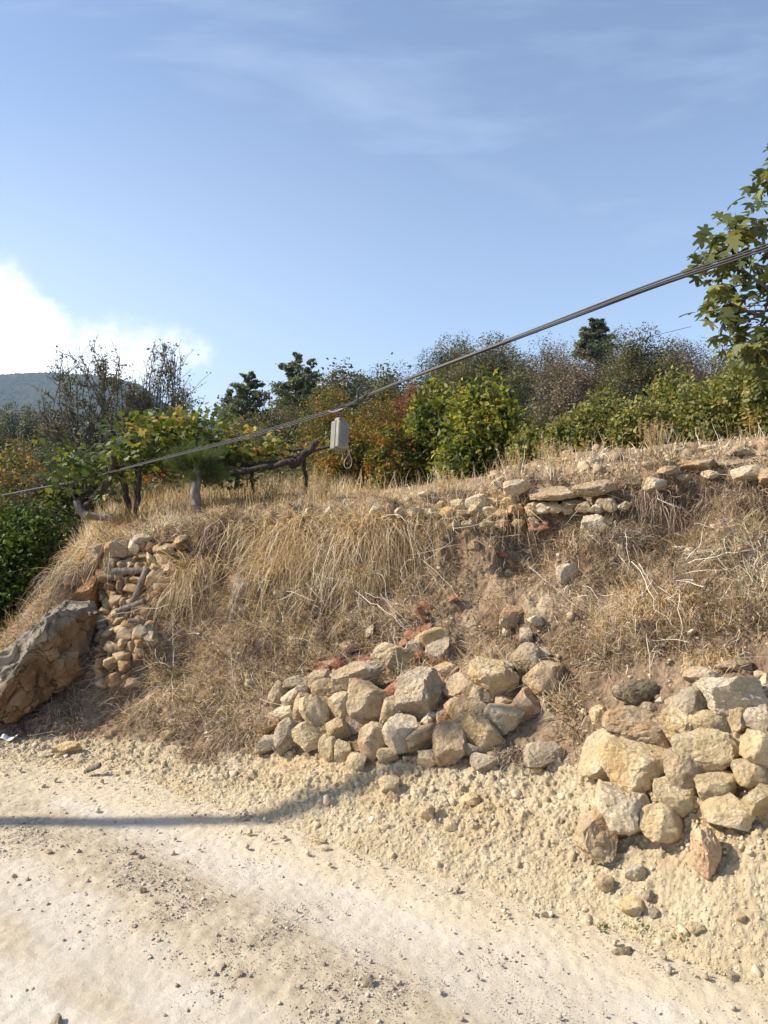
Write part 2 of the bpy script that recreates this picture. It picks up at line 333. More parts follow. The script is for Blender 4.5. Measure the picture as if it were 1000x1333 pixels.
SH = {'kite': np.array([[0, 0, 0], [.33, .42, .07], [0, 1, -.04], [-.33, .42, .07]]),
      'oval': np.array([[0, 0, 0], [.24, .3, .05], [.2, .72, .03], [0, 1, -.1], [-.2, .72, .03], [-.24, .3, .05]]),
      'need': np.array([[-.05, 0, 0], [.05, 0, 0], [.03, 1, 0], [-.03, 1, 0]]),
      'vine': np.array([[0, .08, 0], [.28, -.02, -.03], [.5, .22, -.05], [.36, .42, .03], [.42, .72, -.05], [.16, .68, .02], [0, 1, -.08], [-.16, .68, .02], [-.42, .72, -.05], [-.36, .42, .03], [-.5, .22, -.05], [-.28, -.02, -.03]]),
      'fig': np.array([[0, 0, 0], [.2, .04, .02], [.5, .12, -.06], [.42, .26, .02], [.22, .34, .04], [.5, .62, -.05], [.44, .76, -.05], [.14, .58, .04], [.13, .85, 0], [0, 1, -.1], [-.13, .85, 0], [-.14, .58, .04], [-.44, .76, -.05], [-.5, .62, -.05], [-.22, .34, .04], [-.42, .26, .02], [-.5, .12, -.06], [-.2, .04, .02]])}
def leaves(p, size, shape='kite', seed=0, up=.25, d=None, rnd=None, hang=0.):
    r = np.random.default_rng(seed); n = len(p); T = SH[shape]; k = len(T)
    if d is None: d = r.normal(size=(n, 3)); d[:, 2] = d[:, 2]*.8-hang
    d = d/np.linalg.norm(d, axis=1)[:, None]
    nz = r.normal(size=(n, 3)); nz[:, 2] += up*4; s = np.cross(d, nz); s /= np.linalg.norm(s, axis=1)[:, None]+1e-9; nn = np.cross(s, d)
    sz = (np.broadcast_to(size, n)*r.uniform(.6, 1.25, n))[:, None, None]
    V = p[:, None]+sz*(T[None, :, 0:1]*s[:, None]+T[None, :, 1:2]*d[:, None]+T[None, :, 2:3]*nn[:, None])
    Fc = np.arange(n*k).reshape(n, k)
    if rnd is None: rnd = r.random(n)
    return V.reshape(-1, 3), Fc, np.repeat(rnd, k)
def tube(pts, rad, sides=6, seed=0, gnarl=0.):
    pts = np.asarray(pts, float); n = len(pts); rad = np.broadcast_to(rad, n).astype(float)
    t = np.gradient(pts, axis=0); t /= np.linalg.norm(t, axis=1)[:, None]+1e-9
    ref = np.array([.3, .9, .1]) if abs(t[:, 1]).mean() < .8 else np.array([1, .1, .2])
    a = np.cross(t, ref); a /= np.linalg.norm(a, axis=1)[:, None]+1e-9; b = np.cross(t, a)
    th = np.arange(sides)*2*math.pi/sides
    rr = rad[:, None]*np.ones(sides)[None]
    if gnarl:
        q = pts[:, None]+a[:, None]*np.cos(th)[None, :, None]*rad.mean()+b[:, None]*np.sin(th)[None, :, None]*rad.mean()
        rr = rr*(1+gnarl*fbm(q.reshape(-1, 3), .6/rad.mean(), 3, seed+3).reshape(n, sides))
    V = (pts[:, None]+rr[..., None]*(a[:, None]*np.cos(th)[None, :, None]+b[:, None]*np.sin(th)[None, :, None])).reshape(-1, 3)
    i = np.arange(n-1)[:, None]*sides; j = np.arange(sides)[None]; k = (j+1) % sides
    Fc = np.stack([i+j, i+k, i+sides+k, i+sides+j], -1).reshape(-1, 4)
    return V, Fc
def smooth_line(pts, n=24):
    pts = np.asarray(pts, float); k = len(pts); t = np.linspace(0, k-1, n); out = []
    e = np.concatenate([[2*pts[0]-pts[1]], pts, [2*pts[-1]-pts[-2]]])
    for q in t:
        i = min(int(q), k-2); u = q-i; a, b, c, d = e[i:i+4]
        out.append(.5*((2*b)+(c-a)*u+(2*a-5*b+4*c-d)*u*u+(3*b-a-3*c+d)*u**3))
    return np.array(out)
def join(tl):
    V = []; Fs = []; o = 0
    for v, f in tl: V.append(v); Fs.append(f+o); o += len(v)
    return np.concatenate(V), np.concatenate(Fs)

# ------------------------------------------------------------------ bank surface (lines measured from the photograph)
#      px    yA    yB   YB    yC   YC    yD   YD    yE   YE
TB = [(-400, 960, 935, 5.9, 895, 6.6, 845, 7.2, 830, 9.5),
      (-150, 982, 950, 5.1, 905, 5.8, 850, 6.3, 840, 8.2),
      (0,   1000, 958, 4.8, 895, 5.4, 845, 5.9, 835, 7.3),
      (60,  1006, 962, 4.75, 870, 5.4, 785, 5.8, 775, 7.0),
      (120, 1014, 965, 4.7, 805, 5.42, 708, 5.62, 684, 7.0),
      (200, 1036, 972, 4.5, 800, 5.2, 696, 5.5, 668, 7.0),
      (300, 1062, 982, 4.15, 810, 4.95, 672, 5.5, 655, 7.0),
      (400, 1095, 988, 3.85, 820, 4.7, 664, 5.4, 650, 7.0),
      (500, 1130, 996, 3.65, 830, 4.5, 658, 5.3, 647, 6.9),
      (600, 1160, 1000, 3.5, 820, 4.35, 646, 5.2, 632, 6.8),
      (700, 1190, 998, 3.4, 800, 4.2, 638, 5.05, 605, 6.6),
      (800, 1222, 990, 3.25, 780, 4.05, 632, 4.9, 587, 6.4),
      (900, 1265, 950, 3.15, 760, 3.9, 624, 4.8, 578, 6.2),
      (1000, 1300, 930, 3.0, 750, 3.75, 617, 4.65, 570, 6.0),
      (1150, 1350, 930, 2.8, 750, 3.5, 612, 4.4, 566, 5.8),
      (1500, 1450, 930, 2.3, 750, 3.0, 606, 3.9, 560, 5.3)]
T = np.array(TB, float)
def bank_raw(U):
    g = lambda c: np.interp(U, T[:, 0], T[:, c])
    rows = []
    def Pn(py, Y):
        a = (U-500)/F; b = (666.5-py)/F; dy = cp+b*sp_; dz = -sp_+b*cp; k = Y/dy
        return np.stack([a*k, Y, CH+dz*k], 1)
    a = (U-500)/F; b = (666.5-g(1))/F; dy = cp+b*sp_; dz = -sp_+b*cp; k = -CH/dz
    A = np.stack([a*k, dy*k, np.zeros_like(U)-.012], 1)
    A0 = A.copy(); nrm = np.array([-.5, -.86, 0]); A0 = A0+nrm*.18; A0[:, 2] = -.05
    B = Pn(g(2), g(3)); C = Pn(g(4), g(5)); D = Pn(g(6), g(7)); E = Pn(g(8), g(9))
    Fz = E.copy(); Fz[:, :2] += np.array([-.1, 3.2]); Fz[:, 0] *= 1.3; Fz[:, 2] += .12
    H = E.copy(); H[:, :2] += np.array([-.3, 8.]); H[:, 0] *= 1.8; H[:, 2] += .25
    return [A0, A, B, C, D, E, Fz, H]
TV = np.array([0, .1, 1, 2, 3, 4, 5, 6.])
def smooth_u(X, k):
    ker = np.exp(-.5*(np.arange(-3*k, 3*k+1)/k)**2); ker /= ker.sum()
    pad = np.pad(X, ((3*k, 3*k), (0, 0)), 'edge')
    return np.stack([np.convolve(pad[:, i], ker, 'valid') for i in range(3)], 1)
NU = 1150
U = np.concatenate([np.linspace(-400, -60, 60)[:-1], np.linspace(-60, 1060, NU-120), np.linspace(1060, 1500, 61)[1:]]); NU = len(U)
rows = [smooth_u(r, 13) for r in bank_raw(U)]
tt = np.concatenate([np.linspace(0, 1, 190)[:-1], np.linspace(1, 3.1, 270)[:-1], np.linspace(3.1, 4, 90)[:-1], np.linspace(4, 6, 50)]); NT = len(tt)
kn = TV; G3 = np.zeros((NU, NT, 3))
Rr = np.stack(rows, 1)                                      # NU,8,3
def pchip_rows(tq):
    # smooth monotone-ish: linear interpolation blurred over t
    out = 0; ws = 0
    for dq, wq in ((-.16, 1), (-.08, 2), (0, 3), (.08, 2), (.16, 1)):
        q = np.clip(tq+dq*min(1, tq*2), 0, 6); i = min(np.searchsorted(kn, q, 'right')-1, 6); f = (q-kn[i])/(kn[i+1]-kn[i]); out = out+wq*(Rr[:, i]*(1-f)+Rr[:, i+1]*f); ws += wq
    return out/ws
for j, q in enumerate(tt): G3[:, j] = pchip_rows(q)
du = np.gradient(G3, axis=0); dt = np.gradient(G3, axis=1); NR = np.cross(du, dt); NR /= np.linalg.norm(NR, axis=2)[..., None]+1e-12
NR[NR[..., 2] < 0] *= -1
pts = G3.reshape(-1, 3); UU = np.repeat(U, NT); TT_ = np.tile(tt, NU)
marl = 1-sm(.92, 1.06, TT_)
# right-hand rubble face is pale marl higher up
marl = np.maximum(marl, sm(730, 800, UU)*(1-sm(1.0, 1.25, TT_)))
marl = np.maximum(marl, .62*np.exp(-((UU-158)/22)**2-((TT_-2.0)/.55)**2)); marl = np.maximum(marl, .5*np.exp(-((UU-700)/45)**2-((TT_-2.05)/.25)**2)); marl = np.maximum(marl, .38*np.exp(-((UU-625)/40)**2-((TT_-2.5)/.35)**2))
ramp_in = sm(0.05, .7, TT_)
pack = sm(750, 800, UU)*(1-sm(1060, 1180, UU))*sm(.45, .7, TT_)*(1-sm(1.15, 1.4, TT_))
big = fbm(pts, 2.2, 4, 3)*.06*sm(.6, 1.6, TT_)
big += .05*fbm(pts, 1.1, 2, 9)*sm(1, 2, TT_)
clod = fbm(pts+.02*np.stack([noise(pts, 30, 1), noise(pts, 30, 2), noise(pts, 30, 3)], 1), 13, 5, 17, ab=True, gain=.6)*.011*(.25+.75*ramp_in)*(1-.45*sm(1, 1.3, TT_))
clod2 = (np.maximum(0, fbm(pts, 27, 3, 41))*.013+np.maximum(0, fbm(pts, 8, 2, 43)-.12)*.035)*(ramp_in)
fine = fbm(pts, 45, 3, 23)*.006+pack*(.035+.06*np.maximum(fbm(pts, 7, 4, 61, gain=.6), -.3))
fall = 1-.75*sm(3.8, 4.6, TT_)
disp = (big+(clod*1.25+clod2)*(1-.6*sm(1080, 1250, UU))+fine)*fall*sm(0, .12, TT_)
# hanging crest with a small undercut left of centre
lump = np.clip(.55+1.5*fbm(np.stack([UU*.012, TT_*0, TT_*0], 1), 1, 3, 66), 0, 1.4)
disp += .12*lump*np.exp(-((TT_-2.93)/.15)**2)*sm(230, 300, UU)
disp -= .15*lump*np.exp(-((TT_-2.58)/.2)**2)*sm(230, 300, UU)
disp += .09*fbm(pts, 1.9, 3, 51)*sm(1.2, 1.7, TT_)*(1-sm(2.9, 3.3, TT_))
GD = (pts+NR.reshape(-1, 3)*disp[:, None]).reshape(NU, NT, 3)
bank = mesh('embankment', GD.reshape(-1, 3), grid_faces(NU, NT), SOIL, attrs={'marl': marl}); tag(bank, kind='structure')
du = np.gradient(G3, axis=0)
# coarse copy for look-ups
cs = GD[::4, ::4].reshape(-1, 3); cf = grid_faces(len(range(0, NU, 4)), len(range(0, NT, 4)))
BV = BVHTree.FromPolygons([tuple(v) for v in cs], [tuple(int(i) for i in f) for f in cf])
def hit(px, py):
    d = ray(px, py); d = d/np.linalg.norm(d)
    h = BV.ray_cast(Vector((0, 0, CH)), Vector(d), 60)
    if h[0] is None or h[0].z < .0: return G(px, py), np.array([0, 0, 1.])
    n = np.array(h[1]); n = n if n[2] > 0 else -n
    return np.array(h[0]), n
def on_bank(n, ulo, uhi, tlo, thi, seed, dens=None):
    """scatter n points on the bank in its own coordinates"""
    r = np.random.default_rng(seed); u = r.uniform(ulo, uhi, n); t = r.uniform(tlo, thi, n)
    if dens is not None: k = r.random(n) < dens(u, t); u, t = u[k], t[k]
    i = np.interp(u, U, np.arange(NU)); j = np.interp(t, tt, np.arange(NT)); i0 = i.astype(int).clip(0, NU-2); j0 = j.astype(int).clip(0, NT-2); fi = (i-i0)[:, None]; fj = (j-j0)[:, None]
    p = GD[i0, j0]*(1-fi)*(1-fj)+GD[i0+1, j0]*fi*(1-fj)+GD[i0, j0+1]*(1-fi)*fj+GD[i0+1, j0+1]*fi*fj
    return p, NR[i0, j0], u, t
def top_z(x, y):
    h = BV.ray_cast(Vector((x, y, 30)), Vector((0, 0, -1)), 60)
    return h[0].z if h[0] is not None else None

# ------------------------------------------------------------------ road
def axis(lo, hi, a, b, fine_, n1):
    return np.concatenate([lo+(a-lo)*(1-np.linspace(1, 0, n1)**2)[:-1], np.arange(a, b, fine_), b+(hi-b)*np.linspace(0, 1, n1)**2])
rx = axis(-14, 10, -3.1, 2.0, .0095, 40); ry = axis(-5, 9, 2.0, 5.2, .0095, 40)
X, Yg = np.meshgrid(rx, ry, indexing='ij'); rp = np.stack([X.ravel(), Yg.ravel(), np.zeros(X.size)], 1)
g1, g2 = G(60, 1085)[:2], G(450, 1300)[:2]; dv = (g2-g1)/np.linalg.norm(g2-g1); nv_ = np.array([-dv[1], dv[0]])
nv_ = nv_ if nv_[1] > 0 else -nv_
def band_d(p): return (p[:, :2]-g1)@nv_
A_line = rows[1]
def edge_d(p):                                       # distance outwards from the bank toe (positive on the road)
    ylim = np.interp(p[:, 0], A_line[:, 0], A_line[:, 1]); return (ylim-p[:, 1])*.84
bd = band_d(rp); band = np.exp(-(bd/.24)**2); band = np.maximum(band, .55*np.exp(-((bd+.5)/.12)**2))
ed = edge_d(rp); edge = 1-sm(.0, .5, ed)
z = .011*fbm(rp, .8, 2, 2)+.0035*fbm(rp, 4, 3, 4)+.0035*fbm(rp, 22, 3, 8)+.012*band+.0035*fbm(rp, 28, 3, 12)*(band+.15+edge)
z += .025*edge-.012*np.exp(-((bd-.45)/.3)**2)-.02*sm(.2, -.3, ed)
rp[:, 2] = z-.006
# the sheet stops a little way under the toe of the bank
Fc = grid_faces(len(rx), len(ry)); keep = (ed[Fc].max(1) > -.25); Fc = Fc[keep]
road = mesh('road', rp, Fc, ROAD, attrs={'band': band, 'edge': edge}); tag(road, kind='structure')
def road_z(x, y):
    p = np.array([[x, y, 0.]]); b = band_d(p); return float(.011*fbm(p, .8, 2, 2)[0]+.012*math.exp(-(b[0]/.24)**2)-.006)

# ------------------------------------------------------------------ hillside, valley, mountain
def HH(x, y):
    s = x/np.maximum(y, 1); wr = sm(-.36, -.06, s)
    right = 1.75+.112*np.clip(y-11, 0, 58)-.04*np.clip(y-75, 0, 400)+sm(.1, .6, s)*.02*np.clip(y-9, 0, 40)
    left = 1.0-.07*np.clip(y-9, 0, 130)
    return left*(1-wr)+right*wr
def terrain_mat():
    m = Mt('hillside_ground', .95, .1); n = m.noise(.25, 8, .65); n2 = m.noise(2.5, 8, .7)
    c = m.ramp(n2, [(.3, (.05, .045, .02)), (.5, (.12, .095, .045)), (.7, (.27, .2, .1))])
    c = m.mix(m.mr(n, .4, .6, 0, .6), c, (.06, .06, .03)); m.base(c); m.bump(n2, .2, 1.); return m.m
hx = np.concatenate([-700*np.linspace(1, 0, 90)[:-1]**2.0-25, np.linspace(-25, 40, 200), 40+600*np.linspace(0, 1, 70)[1:]**2]); hy = np.concatenate([np.linspace(10.5, 80, 180), 80+900*np.linspace(0, 1, 90)[1:]**1.6])
X, Yg = np.meshgrid(hx, hy, indexing='ij'); hp = np.stack([X.ravel(), Yg.ravel(), np.zeros(X.size)], 1)
hp[:, 2] = HH(hp[:, 0], hp[:, 1])-.15+.12*fbm(hp, .25, 3, 5)*sm(10, 16, hp[:, 1])
tag(mesh('hillside', hp, grid_faces(len(hx), len(hy)), terrain_mat()), kind='structure')
def mountain():
    m = Mt('forested_mountain', .95, .1); n = m.noise(.02, 8, .6); n2 = m.noise(.25, 6, .7)
    c = m.ramp(n2, [(.35, (.025, .035, .018)), (.6, (.065, .075, .035))]); c = m.mix(m.mr(n, .55, .7, 0, .5), c, (.2, .16, .1)); m.base(c); m.bump(n2, 3., 1.)
    u = np.linspace(-.95, 1.2, 900); prof = np.interp(u*F+500, [-420, -200, -60, 0, 60, 130, 180, 215, 262, 300, 420, 700, 1100, 1700], [540, 505, 492, 489, 487, 489, 501, 525, 546, 553, 556, 560, 565, 590])
    D0, D1 = 640., 1000.; ang = (HZ-prof)/F; zt = CH+ang*D1
    s = np.linspace(0, 1, 260); ys = D0-160+(D1-D0+160)*s
    V = np.zeros((len(u), len(s)+20, 3))
    for j in range(len(s)+20):
        q = s[j] if j < len(s) else 1+(j-len(s)+1)*.02
        y = D0-160+(D1-D0+160)*q; h = (zt+14)*np.clip(q, 0, 1)**1.0-14 if q <= 1 else zt*(1-(q-1)*1.5)
        V[:, j] = np.stack([u*y, np.full_like(u, y), h], 1)
    V = V.reshape(-1, 3); V[:, 2] += 9*fbm(V, .008, 3, 7)*sm(D0-160, 850, V[:, 1])*(1-.75*sm(900, 1000, V[:, 1])); V[:, 2] += 3.5*np.abs(fbm(V, .14, 2, 9))
    tag(mesh('mountain', V, grid_faces(len(u), len(s)+20), m.m), kind='structure')
mountain()
gp = np.array([[-1500, -1500, -.6], [1500, -1500, -.6], [1500, 10, -.6], [-1500, 10, -.6]])
tag(mesh('ground', gp, np.array([[0, 1, 2, 3]]), bpy.data.materials['hillside_ground']), kind='structure')

# ------------------------------------------------------------------ stones (measured centre, size, tilt in the picture)
def stone(px, py, w_, h_, ang, mat, label, group=None, facet=.7, out=.28, name='stone', cat_='stone', depth=None, seed=None, rough=1.):
    p, n = hit(px, py+h_*.15)
    D = p[1]; sx = w_*D/F; sz = h_*D/F; sy = (depth or .85)*(sx+sz)/2
    d = ray(px, py); c = np.array([0, 0, CH])+d*(p[1]/d[1]); c = c-ray(px, py)*0+np.array([0, -1, 0])*sy*out*.6
    d = ray(px, py); c = np.array([0, 0, CH])+d*(c[1]/d[1])
    sd = seed if seed is not None else int(px*7+py*13) % 9973
    sub = 5 if max(w_, h_) > 55 else 4 if max(w_, h_) > 22 else 3
    return rock(name, c, (sx*1.2, sy*1.25, sz*1.2), (0, R(ang), R((sd % 5-2)*5)), mat, label, cat_, sd, sub, facet, group, rough=rough)
GM, GR_, GT = 'stones of the middle rubble pile', 'stones of the right rubble pile', 'loose stones on the upper bank'
MID = [
 (516, 858, 58, 37, 5, CREAM, 'rounded yellowish boulder sitting highest at the top of the middle pile', .25),
 (468, 886, 60, 42, -8, GREY, 'blue grey angular slab below the rounded yellowish boulder', 1.),
 (548, 907, 64, 56, -10, GREY, 'largest grey brown angular boulder at the centre of the middle pile', 1.),
 (480, 917, 54, 48, 15, TAN, 'big rough tan boulder directly under the blue grey slab', .6),
 (424, 902, 33, 32, 0, TAN, 'squarish tan stone left of the blue grey slab', .6),
 (410, 927, 36, 43, 5, CREAM, 'upright cream stone under the squarish tan one, left half of the pile', .6),
 (446, 922, 36, 38, -25, CREAM, 'tilted cream stone with a hollow beside the big rough tan boulder', .5),
 (403, 957, 43, 31, 0, CREAM, 'flat topped pale cream block in the lowest row at left', .8),
 (376, 958, 33, 45, 15, GREY, 'tall grey brown wedge leaning beside the flat topped cream block', .8),
 (369, 927, 31, 18, 5, PALE, 'small pale brick shaped block on the left edge of the middle pile', .9),
 (384, 906, 34, 19, -25, PALE, 'narrow pale stone slanting up above the brick shaped block', .6),
 (363, 903, 23, 29, 0, TAN, 'upright brownish stone at the top left corner of the middle pile', .5),
 (414, 886, 31, 22, -5, TAN, 'flat tan stone touching the broken red tiles', .7),
 (388, 887, 36, 13, -8, GREY, 'thin dark grey slab lying left of the flat tan stone', .9),
 (435, 880, 13, 17, 0, PALE, 'little white chip standing left of the blue grey slab', .9),
 (511, 923, 28, 44, 30, TAN, 'brown stone leaning diagonally left of the largest angular boulder', .7),
 (466, 941, 30, 28, 0, OCHRE, 'shaded orange stone beneath the big rough tan boulder', .5),
 (442, 951, 32, 28, 20, CREAM, 'yellow stone below the tilted cream stone with a hollow', .5),
 (526, 931, 19, 16, 0, CREAM, 'small round yellow stone left of the foot of the largest boulder', .3),
 (524, 957, 44, 45, -35, PALE, 'sunlit pale orange wedge pointing up at the foot of the pile', 1.),
 (486, 963, 38, 37, -25, TAN, 'lumpy tan stone at the foot left of the sunlit pale wedge', .4),
 (427, 974, 22, 30, 0, CREAM, 'dusty upright lump half buried at the foot of the pile', .3),
 (447, 978, 20, 26, 0, CREAM, 'second dusty lump right of the upright half buried one', .3),
 (351, 945, 36, 21, 10, TAN, 'low brown stone at the far left end of the middle pile', .5),
 (350, 970, 24, 27, 25, GREY, 'grey triangular stone at the bottom left end of the middle pile', 1.),
 (394, 921, 22, 29, 20, TAN, 'dark tan stone wedged left of the upright cream stone', .6),
 (563, 831, 40, 27, -5, CREAM, 'pale flat stone resting among broken red tiles above the pile', .5),
 (571, 847, 34, 22, -25, GREY, 'grey tan wedge just below the pale flat stone among tiles', 1.),
 (541, 847, 24, 26, 10, GREY, 'dark grey stone right behind the rounded yellowish boulder', .8),
 (550, 876, 30, 17, -20, TAN, 'orange tan stone right of the rounded yellowish boulder, over the largest boulder', .8),
 (578, 872, 28, 18, 10, TAN, 'low orange tan stone with reddish edge above the largest boulder', .8),
 (609, 893, 52, 28, 5, TAN, 'long tan stone right of the largest angular boulder', .5),
 (627, 909, 30, 29, 0, TAN, 'round brown stone tucked under the long tan stone', .3),
 (611, 926, 56, 34, 22, TAN, 'angular tan block sloping down to the right in mid pile', 1.),
 (583, 933, 27, 25, 10, OCHRE, 'orange brown stone left of the sloping angular tan block', .7),
 (560, 936, 24, 20, -10, PALE, 'small grey white stone at the foot of the largest boulder', .5),
 (657, 938, 46, 35, 0, PALE, 'cone shaped whitish stone at the right end of the middle pile', .7),
 (654, 917, 25, 21, 0, GREY, 'small grey round stone behind the cone shaped whitish one', .3),
 (686, 917, 46, 34, -5, PINK, 'flat topped orange tan block at the right end of the pile', 1.),
 (640, 884, 58, 46, 30, CREAM, 'large smooth cream block leaning behind the long tan stone', .6),
 (651, 867, 32, 15, 3, PALE, 'thin pale slab lying on the large smooth cream block', .9),
 (708, 884, 48, 38, -12, TAN, 'heavy tan boulder at the upper right corner of the middle pile', .6),
 (686, 860, 36, 34, -15, GREY, 'grey faceted stone standing on the heavy tan boulder', 1.),
 (706, 853, 21, 20, 20, GREY, 'small grey chunk right of the grey faceted stone', 1.),
 (684, 831, 15, 23, 0, GREY, 'thin grey stone poking from the brush above the middle pile', .9),
 (556, 959, 52, 30, -25, TAN, 'long brown stone slanting up right of the sunlit pale wedge', .6),
 (585, 968, 42, 50, 20, TAN, 'tall tan slab with grooves at the foot of the pile', .9),
 (628, 957, 56, 36, 35, CREAM, 'cream slab sloping down to the right near the foot', .8),
 (609, 974, 38, 16, 22, GREY, 'thin grey wedge under the sloping cream slab', 1.),
 (631, 992, 34, 18, 5, GREY, 'dark grey flat stone at the bottom right of the pile', .8),
 (562, 985, 32, 23, 5, CREAM, 'pale square block set in the bottom row of the pile', .9),
 (706, 980, 48, 26, -15, GREY, 'lone dusty grey block lying right of the middle pile', .8),
 (505, 985, 26, 18, 0, CREAM, 'low yellowish lump under the sunlit pale wedge', .3),
 (463, 994, 22, 24, 10, CREAM, 'cream lump half sunk in marl below the lumpy tan stone', .4),
]
for q in MID: stone(*q[:7], group=GM, facet=q[7])
RIGHT = [
 (922, 884, 50, 27, 5, GREY, 'grey stone with one white face on top of the right pile', .9),
 (958, 904, 88, 50, 10, PALE, 'largest pale boulder lying across the top of the right pile', .7),
 (901, 919, 48, 44, -10, GREY, 'greyish stone just left of the largest pale boulder', .7),
 (827, 902, 48, 29, -10, DARK, 'dark pitted stone in the brush left of the right pile', .6),
 (824, 941, 72, 36, 3, TAN, 'broad layered brown stone at the upper left of the right pile', .8),
 (882, 950, 44, 56, 15, CREAM, 'upright cream slab between layered stone and overhanging block', .8),
 (841, 963, 50, 30, 0, TAN, 'tan block just below the broad layered brown stone', .6),
 (789, 987, 52, 60, 15, PALE, 'leftmost pale upright slab of the right pile', .8),
 (826, 1001, 84, 52, 12, CREAM, 'broad marl dusted cream slab at the left of the right pile', .6),
 (919, 979, 74, 52, -5, CREAM, 'overhanging yellow cream block at the heart of the right pile', .8),
 (925, 944, 52, 34, 10, CREAM, 'cream lumpy stone on the overhanging yellow block', .4),
 (963, 937, 30, 36, 0, CREAM, 'cream stone below the largest pale boulder', .5),
 (991, 937, 38, 32, -15, GREY, 'smooth grey wedge at the picture edge beneath the largest boulder', .9),
 (989, 973, 50, 44, 0, CREAM, 'round cream boulder at the right edge under the grey wedge', .4),
 (978, 1007, 52, 34, 5, CREAM, 'flat bottomed cream stone below the round boulder at the edge', .5),
 (889, 1004, 50, 58, 15, TAN, 'tall tan stone under the left end of the overhanging block', .6),
 (932, 1026, 50, 34, -15, CREAM, 'tan lump in shade below the overhanging block', .6),
 (880, 1035, 62, 38, 10, CREAM, 'wide dusted cream stone below the tall tan one', .5),
 (815, 1056, 56, 76, -28, PALE, 'tall pale slab with small pits leaning at the lower left', .7),
 (861, 1070, 54, 44, -5, CREAM, 'yellow dusted boulder right of the pitted leaning slab', .4),
 (948, 1057, 50, 38, 0, CREAM, 'cream boulder at the lower middle of the right pile', .5),
 (990, 1043, 42, 34, 0, CREAM, 'cream block at the right edge in the lowest row', .7),
 (777, 1087, 44, 60, 12, TAN, 'isolated brown and grey wedge standing at the lower left', 1.),
 (916, 1105, 36, 56, -20, PINK, 'pinkish slab embedded in the marl below the right pile', .9),
 (779, 932, 20, 24, 0, CREAM, 'small pale stone in dry brush left of the layered stone', .6),
 (838, 921, 30, 15, 0, TAN, 'small tan stone lying on top of the layered one', .5),
 (881, 917, 24, 17, -30, TAN, 'small orange tan wedge left of the greyish stone', .9),
 (997, 889, 16, 23, 0, PALE, 'white tipped stone cut by the right edge of the view', .7),
 (955, 867, 42, 19, 0, TAN, 'low tan stone in the brush above the largest pale boulder', .5),
 (942, 928, 22, 11, 0, GREY, 'tiny flat grey stone under the largest pale boulder', .6),
]
for q in RIGHT: stone(*q[:7], group=GR_, facet=q[7], out=.30)
UPPER = [
 (771, 688, 30, 33, 10, PALE, 'upright pale block standing alone on the bank below the ledge', .9),
 (737, 747, 26, 23, 0, PALE, 'pale stone on the eroded patch in the middle of the bank', .8),
 (697, 808, 18, 13, 0, PALE, 'flat pale stone halfway between eroded patch and rubble pile', .7),
 (791, 595, 22, 10, -5, PALE, 'whitish flat stone on the skyline of the upper bank', .8),
 (773, 600, 17, 13, -30, PALE, 'white wedge next to the whitish flat stone on the crest', .9),
 (759, 606, 14, 9, -15, PALE, 'small white chip left of the white wedge on the crest', .9),
 (618, 710, 15, 13, 0, TAN, 'small tan stone on bare soil right of the grass tufts', .7),
 (665, 802, 30, 26, 0, TAN, 'dusty tan stone half hidden in brush above the right of the middle pile', .6),
 (455, 842, 22, 14, -20, PINK, 'pinkish stone just above the red tiles', .6),
 (481, 822, 9, 16, 20, PALE, 'small pale sliver under the golden grass', .9),
 (940, 598, 26, 12, 0, TAN, 'flat tan stone on the gravelly crest near the right', .7),
 (885, 588, 20, 10, 0, GREY, 'small grey stone on the gravelly crest', .7),
 (994, 582, 14, 16, 0, PINK, 'pinkish stone on the crest at the right edge', .6),
 (700, 1002, 14, 10, 0, CREAM, 'cream pebble beside the lone dusty grey block', .4),
]
for q in UPPER: stone(*q[:7], group=GT, facet=q[7])
stone(322, 768, 46, 34, 0, OCHRE, 'orange stained stone buried in dry grass on the left bank', group=GT, out=-.45)
